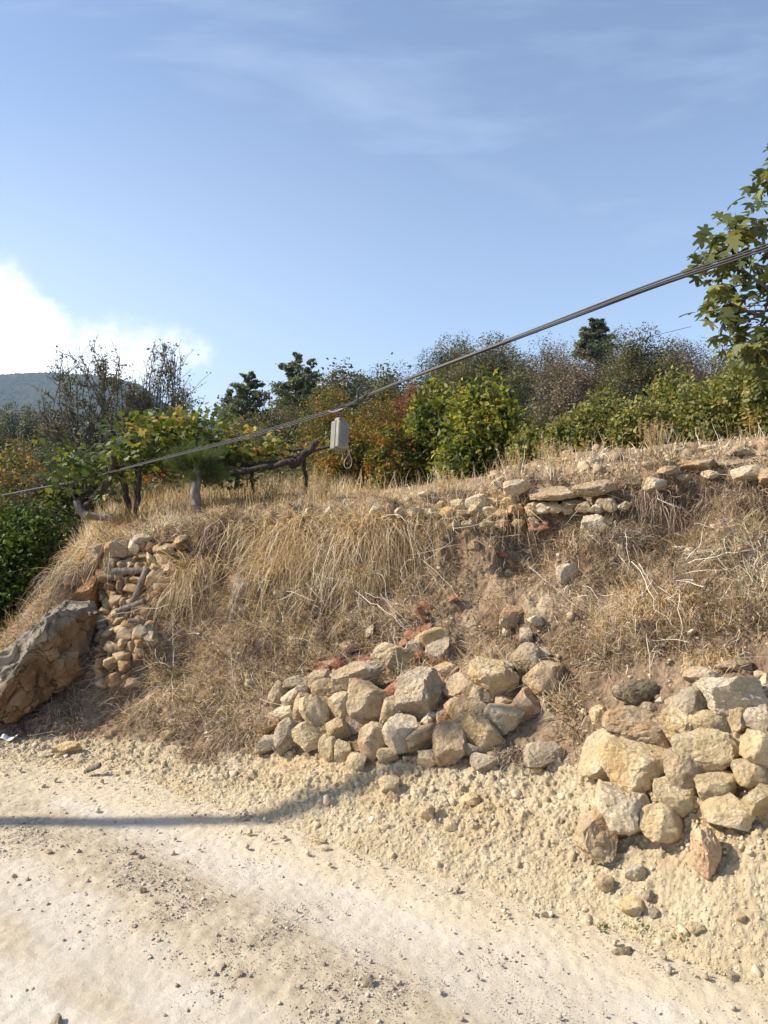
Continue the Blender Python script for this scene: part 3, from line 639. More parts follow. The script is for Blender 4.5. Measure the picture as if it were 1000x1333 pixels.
LOW = [
 (788, 1149, 19, 19, 0, GREY, 'round light grey cobble on the marl slope below the wedge', .3),
 (826, 1136, 24, 18, -20, PALE, 'pale cobble up and right of the round light grey one', .3),
 (824, 1181, 32, 20, 0, CREAM, 'flat oval cream stone below the two cobbles', .2),
 (845, 1166, 12, 12, 0, GREY, 'small bluish cobble right of the flat oval cream stone', .3),
 (851, 1188, 11, 12, 0, GREY, 'little grey cobble at lower right of the oval cream stone', .4),
 (806, 1177, 10, 10, 0, PALE, 'small white cobble touching the left of the oval stone', .4),
 (907, 1208, 18, 13, 0, CREAM, 'pale half buried stone near the toe of the slope at right', .4),
 (965, 1194, 12, 12, 0, GREY, 'grey pebble on the slope at the right', .4),
 (556, 1057, 16, 14, 0, CREAM, 'cream stone just above the long pole shadow', .6),
 (414, 1097, 21, 11, 5, CREAM, 'long low cream stone at the roadside under the shadow', .5),
 (424, 1108, 14, 8, 0, CREAM, 'smaller cream stone below the long low one at the roadside', .4),
 (317, 1067, 18, 8, -20, PALE, 'flat white chip on the verge at the shadow', .8),
 (86, 975, 32, 15, -15, CREAM, 'flat cream stone on the verge at the far left', .7),
 (59, 983, 17, 8, 0, PALE, 'small pale chip left of the flat cream stone on the verge', .6),
 (216, 958, 16, 14, 0, TAN, 'tan stone at the foot of the brush left of the centre', .5),
 (588, 1075, 16, 12, 20, CREAM, 'pale orange stone on the marl below the pile', .5),
 (612, 1042, 22, 14, -20, CREAM, 'buried cream stone in the marl right of the shadow', .5),
 (507, 1020, 24, 16, -10, CREAM, 'cream clod below the pale wedge', .4),
 (811, 1241, 27, 14, 5, DARK, 'dark flat clod lying on the road edge', .8),
 (713, 1194, 16, 9, 0, DARK, 'dark small clod on the verge left of the weeds', .8),
 (953, 1271, 14, 8, 0, GREY, 'grey chip at the road edge in the lower right corner', .8),
]
for q in LOW: stone(*q[:7], group='loose stones along the verge', facet=q[7], out=.15)
RD = [(173, 1112, 12, 7), (182, 1118, 9, 5), (103, 1113, 10, 8), (63, 1114, 12, 7), (19, 1143, 9, 6), (36, 1147, 9, 6), (175, 1208, 10, 7), (207, 1226, 9, 6), (194, 1244, 8, 6), (185, 1164, 14, 8), (291, 1260, 9, 5), (312, 1271, 14, 5), (275, 1292, 7, 6), (231, 1283, 8, 5), (478, 1283, 22, 7), (439, 1320, 9, 7), (597, 1195, 9, 6), (72, 1330, 26, 10), (141, 1034, 6, 4), (370, 1265, 6, 4), (523, 1244, 6, 4), (850, 1290, 9, 6)]
for i, (a, b, c_, d_) in enumerate(RD):
    c_ *= .82; p = G(a, b); D = p[1]; s = c_*D/F
    o = rock('stone', (p[0], p[1], road_z(p[0], p[1])+s*.16), (s, s*.85, s*.62), (0, R(i*23 % 40-20), i), GREY, 'small grey loose stone lying on the dirt road', 'stone', 300+i, 3, .9, 'grey stones scattered on the road')
# broken roof tiles
def shard(px, py, w_, ang, label):
    p, n = hit(px, py); D = p[1]; s = w_*D/F; r = np.random.default_rng(int(px)); k = 9
    th = np.linspace(-.9, .9, k); ln = np.linspace(0, 1, 5); V = []
    for sgn, rr in ((1, .5), (-1, .42)):
        for q in ln:
            jag = .12*r.normal(size=k)*(q in (0, 1)); V.append(np.stack([(q-.5)*1.1+jag, np.sin(th)*rr, np.cos(th)*rr-.4], 1))
    V = np.concatenate(V)*s; n1 = 5*k; f = grid_faces(5, k); Fc = [f, f[:, ::-1]+n1]; e = []
    for j in range(k-1): e += [[j, j+1, n1+j+1, n1+j], [4*k+j+1, 4*k+j, n1+4*k+j, n1+4*k+j+1]]
    for j in range(4): e += [[j*k+k, j*k, n1+j*k, n1+j*k+k], [j*k+k-1, j*k+2*k-1, n1+j*k+2*k-1, n1+j*k+k-1]]
    M = np.array(Euler((R(35), R(ang), R(r.uniform(-40, 40)))).to_matrix()); V = V@M.T
    o = mesh('tile_shard', V, Fc+[np.array(e)], TILE, smooth=False); o.location = p+n*s*.25+np.array([0, -.03, 0]); tag(o, label, 'roof tile', 'broken red roof tiles')
for q in [(432, 868, 30, -10, 'broken red tile just left of the blue grey slab'), (449, 866, 26, 15, 'dark red tile piece under the pinkish stone'), (418, 872, 20, -20, 'leftmost red tile piece behind the flat tan stone'),
          (478, 865, 26, 0, 'flat orange tile edge lying on the blue grey slab'), (492, 860, 18, 30, 'small red tile touching the rounded yellowish boulder'), (527, 838, 22, -35, 'dark red curved tile above the rounded yellowish boulder'),
          (541, 830, 22, 10, 'orange tile piece left of the pale flat stone'), (556, 817, 20, -20, 'orange tile fragment on top of the pale flat stone'), (553, 800, 20, 60, 'upright red tile piece sticking from the soil over the pile'),
          (557, 790, 15, 20, 'highest red tile fragment above the middle pile'), (552, 851, 20, 0, 'red tile slice between the grey stones at the pile top'), (514, 899, 24, -40, 'brown red tile wedged left of the largest boulder'),
          (570, 862, 22, 10, 'reddish tile lying beneath the grey tan wedge'), (650, 722, 16, 10, 'red tile fragment on the bare upper bank'), (665, 735, 12, 60, 'second red tile fragment lower on the bare bank'), (703, 683, 24, -10, 'pale red tile piece below the stone ledge'), (590, 778, 13, -30, 'tiny red tile chip on the soil right of the golden grass')]: shard(*q)
# small filler stones chinking the piles
def chinks(name, poly, n, s0, s1, mat, label, seed, off=.012):
    r = np.random.default_rng(seed); pts = []
    xs = [q[0] for q in poly]; ys = [q[1] for q in poly]
    while len(pts) < n:
        x, y = r.uniform(min(xs), max(xs)), r.uniform(min(ys), max(ys)); ins = False; k = len(poly); j = k-1
        for i in range(k):
            if (poly[i][1] > y) != (poly[j][1] > y) and x < (poly[j][0]-poly[i][0])*(y-poly[i][1])/(poly[j][1]-poly[i][1])+poly[i][0]: ins = not ins
            j = i
        if ins: p, nn = hit(x, y); pts.append(p+nn*off*r.uniform(-.4, .6))
    return pebbles(name, np.array(pts), r.uniform(s0, s1, n)**1.0, mat, label, 'rubble', sub=2, seed=seed)
chinks('rubble', [(345, 905), (430, 875), (520, 850), (620, 880), (700, 870), (720, 900), (660, 960), (640, 1000), (540, 1000), (345, 985)], 110, .015, .05, PEB_T, 'small chinking stones between the big stones of the middle pile', 3)
chinks('rubble', [(800, 940), (900, 900), (1000, 880), (1000, 1120), (900, 1110), (770, 1090), (765, 980)], 420, .008, .024, PEB_C, 'crumbled marl and small stones between the boulders of the right pile', 4)
# loose rubble over the marl slope: mostly fist size down to gravel, one mass
def dens_b(u, t): return .25+.75*sm(.1, .5, t)
p, n, u, t = on_bank(38000, -100, 1060, .0, 1.22, 21, lambda u, t: (t < 1.02)|((u > 740)&(t < 1.3)))
sz = np.random.default_rng(5).pareto(2.7, len(p))*.0026+.0034; sz = np.minimum(sz, .013+.02*sm(.2, .9, t))
pebbles('rubble', p+n*sz[:, None]*.0, sz, PEB_C, 'crumbly cream marl rubble covering the roadside slope', 'rubble', .8, 1, 9)
p, n, u, t = on_bank(110, -100, 1060, .06, 1.15, 23)
sz = np.random.default_rng(6).uniform(.015, .05, len(p))
pebbles('rubble', p-n*sz[:, None]*.08, sz, PEB_C, 'larger marl lumps scattered through the roadside slope', 'rubble', .9, 2, 10)
p, n, u, t = on_bank(2600, 640, 1200, 3.0, 4.3, 27); sz = np.random.default_rng(7).pareto(2.5, len(p))*.015+.012; sz = np.minimum(sz, .11)
pebbles('gravel', p+n*sz[:, None]*.1, sz, PEB_T, 'broken stones strewn over the upper ledge at the right', 'gravel', .8, 2, 12)
p, n, u, t = on_bank(1500, 250, 1100, 1.2, 3.1, 28); sz = np.random.default_rng(8).pareto(2.5, len(p))*.01+.01; sz = np.minimum(sz, .07)
pebbles('gravel', p+n*sz[:, None]*.1, sz, PEB_T, 'small stones scattered in the soil of the bank', 'gravel', .8, 2, 13)
# gravel on the road
r_ = np.random.default_rng(31); n = 240000; q = np.stack([r_.uniform(-3, 1.9, n), r_.uniform(2.1, 4.9, n), np.zeros(n)], 1)
bd = band_d(q); ed = edge_d(q); dn = 1.3*np.exp(-((bd+.03)/.22)**2)*(.25+np.clip(fbm(q, 1.6, 3, 77)*1.6+.35, 0, 1))+.10+.35*np.exp(-(ed/.22)**2)+.22*np.exp(-((bd+.55)/.18)**2)
dn *= np.clip(.4+1.6*fbm(q, 3.1, 2, 78), .12, 1.3); k = (r_.random(n) < dn)&(ed > .0); q = q[k]
q[:, 2] = -.006+.011*fbm(q, .8, 2, 2)+.0035*fbm(q, 4, 3, 4)+.012*np.exp(-(band_d(q)/.24)**2)
sz = np.minimum(r_.pareto(2.4, len(q))*.0019+.0028, .017)
ke = edge_d(q) < .33; q2 = q; n = 40000; qe = np.stack([r_.uniform(-3, 1.9, n), r_.uniform(2.1, 4.9, n), np.zeros(n)], 1); de = edge_d(qe); qe = qe[(de > -.03)&(r_.random(n) < 1.6*np.exp(-(de/.13)))]; qe[:, 2] = -.002+.011*fbm(qe, .8, 2, 2)+.025*(1-sm(0, .5, edge_d(qe))); se = np.minimum(r_.pareto(2.3, len(qe))*.003+.003, .026)
pebbles('rubble', qe, se, PEB_C, 'crumbs of cream marl spilling from the slope on to the road edge', 'rubble', .8, 1, 19)
pebbles('gravel', q+np.array([0, 0, 1])*sz[:, None]*.12, sz, PEB_G, 'fine grey gravel strewn along the dirt road', 'gravel', .7, 1, 14)

# boulder at the left edge
def boulder():
    c = np.array(P(48, 862, 4.98)); s = c[1]/F
    V, Fc = ICO[5]; V = V.copy(); r = np.random.default_rng(4)
    V *= np.array([120*s, .5, 120*s])
    def cut(nx, ny, nz, d):
        n = np.array([nx, ny, nz], float); n /= np.linalg.norm(n); q = V@n-d*s; k = q > 0; V[k] -= n*(q[k])[:, None]
    cut(-.66, -.12, .75, 40); cut(.2, -.05, .98, 74); cut(.99, 0, -.15, 60); cut(.64, -.1, -.77, 50); cut(-.5, -.8, .35, 44); cut(.5, -.82, -.25, 40); cut(-1, 0, 0, 105); cut(.1, -.2, -1, 78); cut(-.1, -.9, .62, 62); cut(0, 1, 0, 60); cut(.85, -.5, .3, 60)
    nn = V/np.linalg.norm(V, axis=1)[:, None]
    V = V+nn*(.05*fbm(V*np.array([1, 1, .6]), 3.4, 6, 8, gain=.66)-.05*np.abs(fbm(V, 4.5, 4, 18)))[:, None]
    V = V+nn*(.02*fbm(V, 14, 4, 28, gain=.6)-.045*np.maximum(0, .12-np.abs(fbm(V*np.array([1.6, 1, .8]), 2.6, 3, 88)))/.12)[:, None]; o = mesh('boulder', V, Fc, BOULD); o.data.set_sharp_from_angle(angle=R(30)); o.location = c; tag(o, 'large boulder with grey weathered face and orange stained side at left edge', 'boulder')
boulder()
stone(111, 779, 38, 52, 3, OCHRE, 'orange stained block standing on the shoulder of the large boulder', facet=.9, out=.5, seed=77)
stone(96, 751, 26, 24, -20, GREY, 'grey stone with dry grass on it above the orange block', facet=.7)
# the ruined dry stone wall at the left
def ruined_wall():
    root = empty('dry_stone_wall', hit(165, 880)[0], 'ruined dry stone wall of small rubble stones rising above the left bank', 'wall')
    r = np.random.default_rng(8); P_ = []; 
    V0, F0 = ICO[3]; vs = []; fs = []; k = 0; pts_ = []
    y = 712
    while y < 892:
        f = (y-712)/180.; xa = 132-8*f; xb = 232-70*f+10*math.sin(y*.1)
        x = xa+r.uniform(0, 6)
        while x < xb:
            w_ = r.uniform(8, 24); h_ = r.uniform(7, 15); (pts_.append((x+w_/2, y+r.uniform(-2, 2), w_, h_)) if r.random() < .97 else 0); x += w_*.93
        y += 8.8
    for i, (x, y, w_, h_) in enumerate(pts_):
        p, n = hit(x, y); s = p[1]/F; Vr, Fr = rock_shape(700+i % 45, 3, 1., .7); Vr = Vr*np.array([w_*s*.68, .08, h_*s*.74])
        a = r.uniform(-.2, .2); M = np.array(Euler((0, a, r.uniform(-.3, .3))).to_matrix()); vs.append(Vr@M.T+p+np.array([0, .01-.05*r.random(), 0])); fs.append(Fr+k); k += len(Vr)
    V = np.concatenate(vs); child('masonry', V, np.concatenate(fs), CR_MIX, root)
    for (x, y, w_, h_, a, m) in [(152, 716, 32, 26, 20, TAN), (127, 722, 28, 24, -30, TAN), (187, 702, 26, 18, -15, GREY), (196, 727, 22, 16, 10, PALE), (213, 715, 36, 16, 8, TAN), (176, 712, 22, 18, 40, PALE), (205, 757, 26, 18, 10, TAN), (143, 825, 18, 16, 0, CREAM), (160, 818, 20, 18, 0, CREAM), (148, 862, 20, 18, 0, CREAM), (132, 864, 12, 16, 0, PINK), (170, 735, 20, 14, 0, TAN), (146, 842, 22, 16, 10, CREAM), (155, 800, 18, 15, 10, CREAM), (236, 702, 18, 12, 0, TAN), (222, 738, 20, 14, 0, TAN)]:
        p, n = hit(x, y); s = p[1]/F; q = P(x, y, p[1]-.06); rock('cap_stone' if y < 740 else 'stone', q, (w_*s, .16, h_*s), (0, R(a), 0), m, None, seed=int(x*3+y), sub=4, ang=.9, parent=root)
def _mx():
    m = Mt('mixed_wall_stone', .92, .15); cell = m.vor(11); 
    v = m.n('TexVoronoi'); m.l(m.vec, v.inputs['Vector']); v.inputs['Scale'].default_value = 9; sx = m.n('SeparateXYZ'); m.l(v.outputs['Color'], sx.inputs[0])
    c = m.ramp(sx.outputs[0], [(0, (.28, .16, .08)), (.35, (.42, .28, .15)), (.7, (.54, .41, .25)), (1, (.32, .26, .2))]); c = m.mix(m.mr(m.noise(50, 6, .7), .45, .75, 0, .4), c, (.17, .12, .08)); m.base(c); m.bump(m.noise(30, 9, .7), .03, 1.); return m.m
CR_MIX = _mx(); ruined_wall()
def plank(px, py, lw, th, ang, label, yaw=0, group='old planks in the ruined wall'):
    p, n = hit(px, py); s = p[1]/F; L_, h = lw*s/2, th*s/2; r = np.random.default_rng(int(px+py)); k = 14
    xs = np.linspace(-L_, L_, k); V = []
    for x in xs:
        j = 1+.15*r.normal(size=4)*(1 if abs(x) > L_*.9 else .3); V += [[x, -.02*j[0], -h*j[1]], [x, .02*j[2], -h*j[3]], [x, .02*j[0], h*j[1]], [x, -.02*j[2], h*j[3]]]
    Fc = []
    for i in range(k-1):
        for j in range(4): a = i*4+j; b = i*4+(j+1) % 4; Fc.append([a, b, b+4, a+4])
    Fc += [[3, 2, 1, 0], [(k-1)*4+j for j in range(4)]]
    V = np.array(V)@np.array(Euler((0, R(ang), R(yaw))).to_matrix()).T
    o = mesh('wooden_plank', V, np.array(Fc), WOOD, smooth=False); o.location = P(px, py, p[1]-.11); tag(o, label, 'plank', group)
plank(168, 743, 42, 8, -2, 'thick grey timber lying level across the top of the ruined wall')
plank(182, 762, 46, 6, -68, 'slanting grey plank leaning down from the thick timber')
plank(170, 789, 38, 6, -20, 'thin tilted plank sticking out below the slanting one')
plank(176, 808, 17, 5, 0, 'short stub of timber, lowest in the ruined wall')
plank(121, 1000, 20, 5, -22, 'short dark broken stick lying on the verge at left', group=None)
# remains of the terrace wall along the crest
def course(name, label, L_, group=None, base=None):
    root = empty(name, hit(*base)[0], label, 'wall', group)
    for (x, y, w_, h_, a, m, f) in L_:
        p, n = hit(x, y+h_*.2); s = p[1]/F; q = P(x, y, p[1]-.065); rock('stone', q, (w_*s*1.04, (w_+h_)*s*.5, h_*s*1.05), (0, R(a), R(int(x) % 7*4-12)), m, None, seed=int(x*3+y), sub=4, ang=f, parent=root)
course('retaining_wall', 'remains of a terrace wall with big pale blocks under the green bushes', [(674, 634, 36, 19, -5, PALE, .9), (649, 636, 23, 20, 10, CREAM, .7), (721, 643, 64, 19, -4, TAN, .6), (775, 636, 58, 20, -6, TAN, .6), (697, 661, 22, 15, 10, CREAM, .7), (717, 660, 22, 14, 0, CREAM, .7), (748, 657, 32, 13, 0, TAN, .7), (791, 655, 26, 22, 35, TAN, .9), (822, 628, 28, 16, 0, DARK, .9), (853, 630, 26, 18, 5, PALE, .9), (620, 654, 28, 23, 5, PALE, .7), (596, 657, 20, 15, 0, CREAM, .7), (575, 659, 18, 14, 0, CREAM, .7), (640, 655, 24, 14, 0, CREAM, .6), (663, 655, 22, 16, 0, CREAM, .6), (552, 644, 16, 9, 0, PALE, .8)]+[(564+i*17.5+((i*7) % 5), 671-((i*3) % 5)-i*.7, 17+(i*5) % 7, 12+(i*3) % 5, (i*11) % 13-6, (PALE, CREAM, TAN, CREAM)[i % 4], .8) for i in range(15)]+[(590+i*21, 684-i*.9, 15+(i*5) % 6, 10+(i*3) % 4, 0, (CREAM, TAN)[i % 2], .8) for i in range(6)], base=(720, 650))
course('wall_footing', 'short row of small pale wall blocks above the golden grass', [(491, 665, 22, 17, 0, PALE, .9), (508, 662, 11, 19, 0, PINK, .9), (521, 668, 15, 15, 0, CREAM, .9), (540, 667, 19, 13, -10, PALE, .9), (556, 667, 14, 12, 10, CREAM, .8), (476, 664, 9, 9, 0, PALE, .8), (428, 665, 14, 8, -30, PALE, .9), (402, 668, 14, 12, 0, CREAM, .9)], base=(510, 670))
course('rock_ledge', 'low overhanging rock ledge on the crest at the right edge', [(975, 616, 44, 20, -5, PALE, .5), (1010, 622, 40, 26, 0, TAN, .5), (905, 606, 60, 16, -4, TAN, .5), (950, 604, 44, 12, 0, TAN, .5), (870, 612, 26, 12, 5, GREY, .8), (925, 618, 22, 12, -5, PALE, .8), (890, 622, 18, 10, 0, TAN, .8), (845, 606, 20, 10, 0, PALE, .8), (960, 588, 30, 10, -4, GREY, .8), (920, 584, 22, 9, 4, PALE, .8), (1000, 592, 24, 12, 0, TAN, .8)], base=(960, 625))

# ------------------------------------------------------------------ dry grass and brush on the bank
def nrm(v): return v/(np.linalg.norm(v, axis=1)[:, None]+1e-9)
def grow(p, n, r, upw, outw, jit, L, wd, droop, seed, seg=3, wob=0., rnd=None):
    d = n*outw+np.array([0, 0, upw])+r.normal(size=p.shape)*jit; return blades(p-n*.01, d, L, wd, droop, seg, seed, rnd, wob)
def brush(name, n, ulo, uhi, tlo, thi, seed, mat, label, L, wd, upw, outw, jit, droop, wob, dens=None, cat_='dry grass'):
    n = int(n*.78); wd = (wd[0]*1.35, wd[1]*1.5); r = np.random.default_rng(seed); p, nn, u, t = on_bank(n, ulo, uhi, tlo, thi, seed, dens); m = len(p)
    o = grow(p, nn, r, upw, outw, jit, r.uniform(L[0], L[1], m), r.uniform(wd[0], wd[1], m), droop*r.uniform(.5, 1.3, m), seed, 4, wob, np.clip(.5+.9*fbm(p, 1.7, 3, seed)+r.normal(0, .22, m), 0, 1))
    return tag(mesh(name, o[0], o[1], mat, attrs={'rnd': o[2]}), label, cat_, kind='stuff')
def patch(u, t, sc, sd, lo, hi): return sm(lo, hi, fbm(np.stack([u*.01*sc, t*sc*1.3, u*0], 1), 1, 3, sd))
def pile_clear(u, t):
    a = ((u-530)/190)**2+((t-1.22)/.42)**2 < 1; b = (u > 760)&(t < 1.5); return ~(a|b)
def bare(u, t):                                      # eroded earth without growth
    return 1-.85*np.exp(-((u-700)/55)**2-((t-2.0)/.4)**2)-.8*np.exp(-((u-620)/35)**2-((t-2.4)/.45)**2)-.75*np.exp(-((u-165)/42)**2-((t-2.3)/.75)**2)-.6*np.exp(-((u-590)/40)**2-((t-1.9)/.3)**2)
rg = np.random.default_rng
d1 = lambda u, t: (rg(1).random(len(u)) < (bare(u, t)*(1-.45*sm(700, 800, u))*(.35+.65*patch(u, t, 2.2, 5, -.25, .15))))&pile_clear(u, t)
brush('dry_brush', 60000, -150, 1400, 1.08, 3.15, 41, D_BRN, 'tangle of reddish brown dry weeds over the bank', (.05, .17), (.0016, .0036), .25, .8, .75, .5, .05, d1, 'brush')
d2 = lambda u, t: (rg(2).random(len(u)) < (bare(u, t)*(.15+.85*np.maximum(patch(u, t, 1.7, 15, -.1, .3), np.maximum(.6*sm(720, 800, u), np.exp(-((u-240)/150)**2-((t-1.4)/.35)**2))))))&pile_clear(u, t)
brush('dry_brush', 60000, -150, 1400, 1.02, 3.2, 42, D_GRY, 'grey twiggy dead brush low on the bank', (.05, .19), (.0014, .0034), .2, .8, .9, .4, .07, d2, 'brush')
d3 = lambda u, t: (rg(3).random(len(u)) < bare(u, t)*(.12+.88*np.maximum(patch(u, t, 2.6, 25, 0, .3), sm(740, 860, u)*.45)))&pile_clear(u, t)
brush('dry_grass', 30000, -150, 1400, 1.1, 3.3, 43, D_GOLD, 'thin golden dry grass scattered over the bank', (.08, .26), (.0016, .0036), .55, .7, .5, .75, .03, d3)
D_DRK = dry_mat('dark_dead_twigs', [(0, (.05, .035, .025)), (.6, (.13, .09, .065)), (1, (.24, .17, .12))])
d7 = lambda u, t: (rg(12).random(len(u)) < (bare(u, t)*(.15+.85*patch(u, t, 3.5, 65, -.05, .25))))&pile_clear(u, t)
brush('dry_brush', 46000, -150, 1400, 1.1, 3.2, 52, D_DRK, 'dark dead twigs tangled through the bank growth', (.04, .2), (.0018, .0042), .2, .6, 1., .35, .09, d7, 'brush')
d8 = lambda u, t: (rg(13).random(len(u)) < (bare(u, t)*(.2+.8*patch(u, t, 4, 75, -.1, .2))))&pile_clear(u, t)
brush('dry_brush', 30000, 200, 1400, 1.3, 3.0, 53, D_GOLD, 'messy straw stems standing out of the brush', (.06, .2), (.0016, .0034), .9, .5, .8, .3, .06, d8, 'brush')
d4 = lambda u, t: rg(4).random(len(u)) < .3*(u < 330)+.06
brush('dry_grass', 5000, -150, 700, .55, 1.1, 44, D_BRN, 'short brown dry grass creeping down onto the verge', (.03, .10), (.0014, .003), .4, .6, .7, .5, .05, d4)
# grass curtain on the crest and on the terrace
d5 = lambda u, t: (rg(5).random(len(u)) < np.where(u > 600, .08+.3*patch(u, t, 3, 35, 0, .3), .85))
brush('dry_grass', 26000, -150, 1400, 2.85, 4.2, 45, D_GOLD, 'dry grass along the crest of the bank', (.06, .20), (.0018, .004), .8, .25, .5, .5, .03, d5)
brush('dry_brush', 12000, 560, 1400, 2.85, 4.5, 48, D_GRY, 'short grey dead weeds on the stony ledge', (.03, .10), (.0014, .003), .5, .4, .8, .3, .05, None, 'brush')
d6 = lambda u, t: (rg(6).random(len(u)) < np.where(u > 460, np.where(t < 4.35, .14, .06), 1.)*(.35+.65*patch(u, t, 3, 45, -.1, .2)))
brush('tall_dry_grass', 36000, -100, 1150, 3.5, 5.4, 46, D_GOLD, 'tall golden dry grass standing on the terrace', (.14, .36), (.002, .0042), 1.4, .0, .35, .35, .03, d6)
# bleached stalks
def stalks(lines, seed, label):
    r = np.random.default_rng(seed); parts = []
    for (x0, y0, x1, y1, k) in lines:
        for i in range(k):
            a = np.array([x0, y0])+r.normal(size=2)*(6 if k > 1 else 0); b = np.array([x1, y1])+r.normal(size=2)*(24 if k > 1 else 0)
            pa, na = hit(*a); pb, nb = hit(*b); pa = pa+na*r.uniform(.03, .12)+[0, -.05, .02]; pb = pb+nb*r.uniform(.05, .2)+[0, -.07, .02]; dd = pb-pa; L_ = np.linalg.norm(dd)
            if L_ > 1.2 or L_ < .03: continue
            parts.append(blades(pa[None], dd[None], L_, r.uniform(.0022, .004), .05*r.normal(), 7, int(r.integers(1e6)), np.array([r.random()]), .022))
    V, Fc, A = cat(parts); tag(mesh('bleached_stalks', V, Fc, D_WHT, attrs={'rnd': A}), label, 'dead stalks', kind='stuff')
SLN = [(470, 740, 415, 700, 3), (485, 745, 440, 690, 2), (430, 720, 380, 690, 3), (540, 720, 575, 768, 4), (555, 735, 545, 690, 2), (552, 735, 590, 735, 2), (545, 695, 590, 678, 4), (500, 760, 440, 745, 3), (520, 700, 460, 690, 3), (325, 745, 345, 780, 3), (345, 760, 325, 735, 2), (410, 760, 440, 790, 3), (370, 795, 440, 792, 2), (470, 780, 500, 830, 5), (480, 790, 465, 850, 2), (490, 785, 520, 815, 3), (500, 795, 540, 800, 2), (420, 750, 395, 800, 3), (440, 700, 500, 720, 3), (520, 740, 600, 710, 2), (450, 770, 420, 730, 3), (300, 750, 270, 790, 2), (230, 800, 215, 840, 2),
       (812, 722, 830, 760, 2), (850, 645, 892, 690, 2), (835, 760, 818, 810, 3), (838, 755, 870, 800, 4), (860, 775, 905, 770, 4), (880, 750, 960, 735, 5), (900, 745, 990, 705, 6), (900, 820, 905, 850, 2), (870, 790, 890, 830, 3), (985, 730, 1000, 760, 2), (905, 692, 945, 692, 1), (800, 790, 795, 830, 2), (930, 800, 1000, 830, 4), (700, 770, 720, 800, 2), (340, 720, 300, 700, 2), (250, 760, 235, 800, 2), (180, 920, 215, 928, 1), (45, 965, 85, 960, 1), (60, 875, 110, 900, 2), (570, 700, 620, 690, 2)]
stalks(SLN, 3, 'bleached white dead stalks crossing over the dry grass')
p, n_, u, t = on_bank(420, 200, 1100, 1.3, 3.0, 91, lambda u, t: bare(u, t) > .6); r = rg(9)
V, Fc, A = blades(p+n_*.04, n_*.5+r.normal(size=p.shape)*.8+[0, 0, .15], r.uniform(.08, .30, len(p)), r.uniform(.002, .004, len(p)), .15, 4, 5, None, .02)
tag(mesh('bleached_stalks', V, Fc, D_WHT, attrs={'rnd': A}), 'pale broken stalks scattered in the dry brush', 'dead stalks', kind='stuff')
# large hanging grass clumps: things of their own
def clump(px, py, pw, L_px, lean, n, label, mat=None, up=.75):
    n = int(n*.6); L_px *= .85
    r = np.random.default_rng(int(px*3+py)); q0, n0 = hit(px, py); s = q0[1]/F; pts_ = []; ns = []
    for i in range(n):
        a, b = np.clip(r.normal(), -1.5, 1.5)*pw*.36, np.clip(r.normal(), -1.5, 1.5)*pw*.17; q, nn = hit(px+a, py+b); pts_.append(q); ns.append(nn)
    p = np.array(pts_); nn = np.array(ns); L_ = r.uniform(.25, 1.15, n)*L_px*s; n_ = n
    spread = (p[:, 0]-q0[0])/(pw*s)
    d = nn*.8+np.array([lean, -.25, up])+r.normal(size=(n, 3))*.42; d[:, 0] += spread*.9
    V, Fc, A = blades(p, d, L_, r.uniform(.0026, .0058, n), r.uniform(.6, 1.4, n), 6, int(px), np.clip(r.normal(.5, .3, n), 0, 1), .035)
    o = mesh('grass_clump', V, Fc, mat or D_GOLD, attrs={'rnd': A}, loc=tuple(q0)); tag(o, label, 'grass', 'big dry grass clumps hanging on the bank')
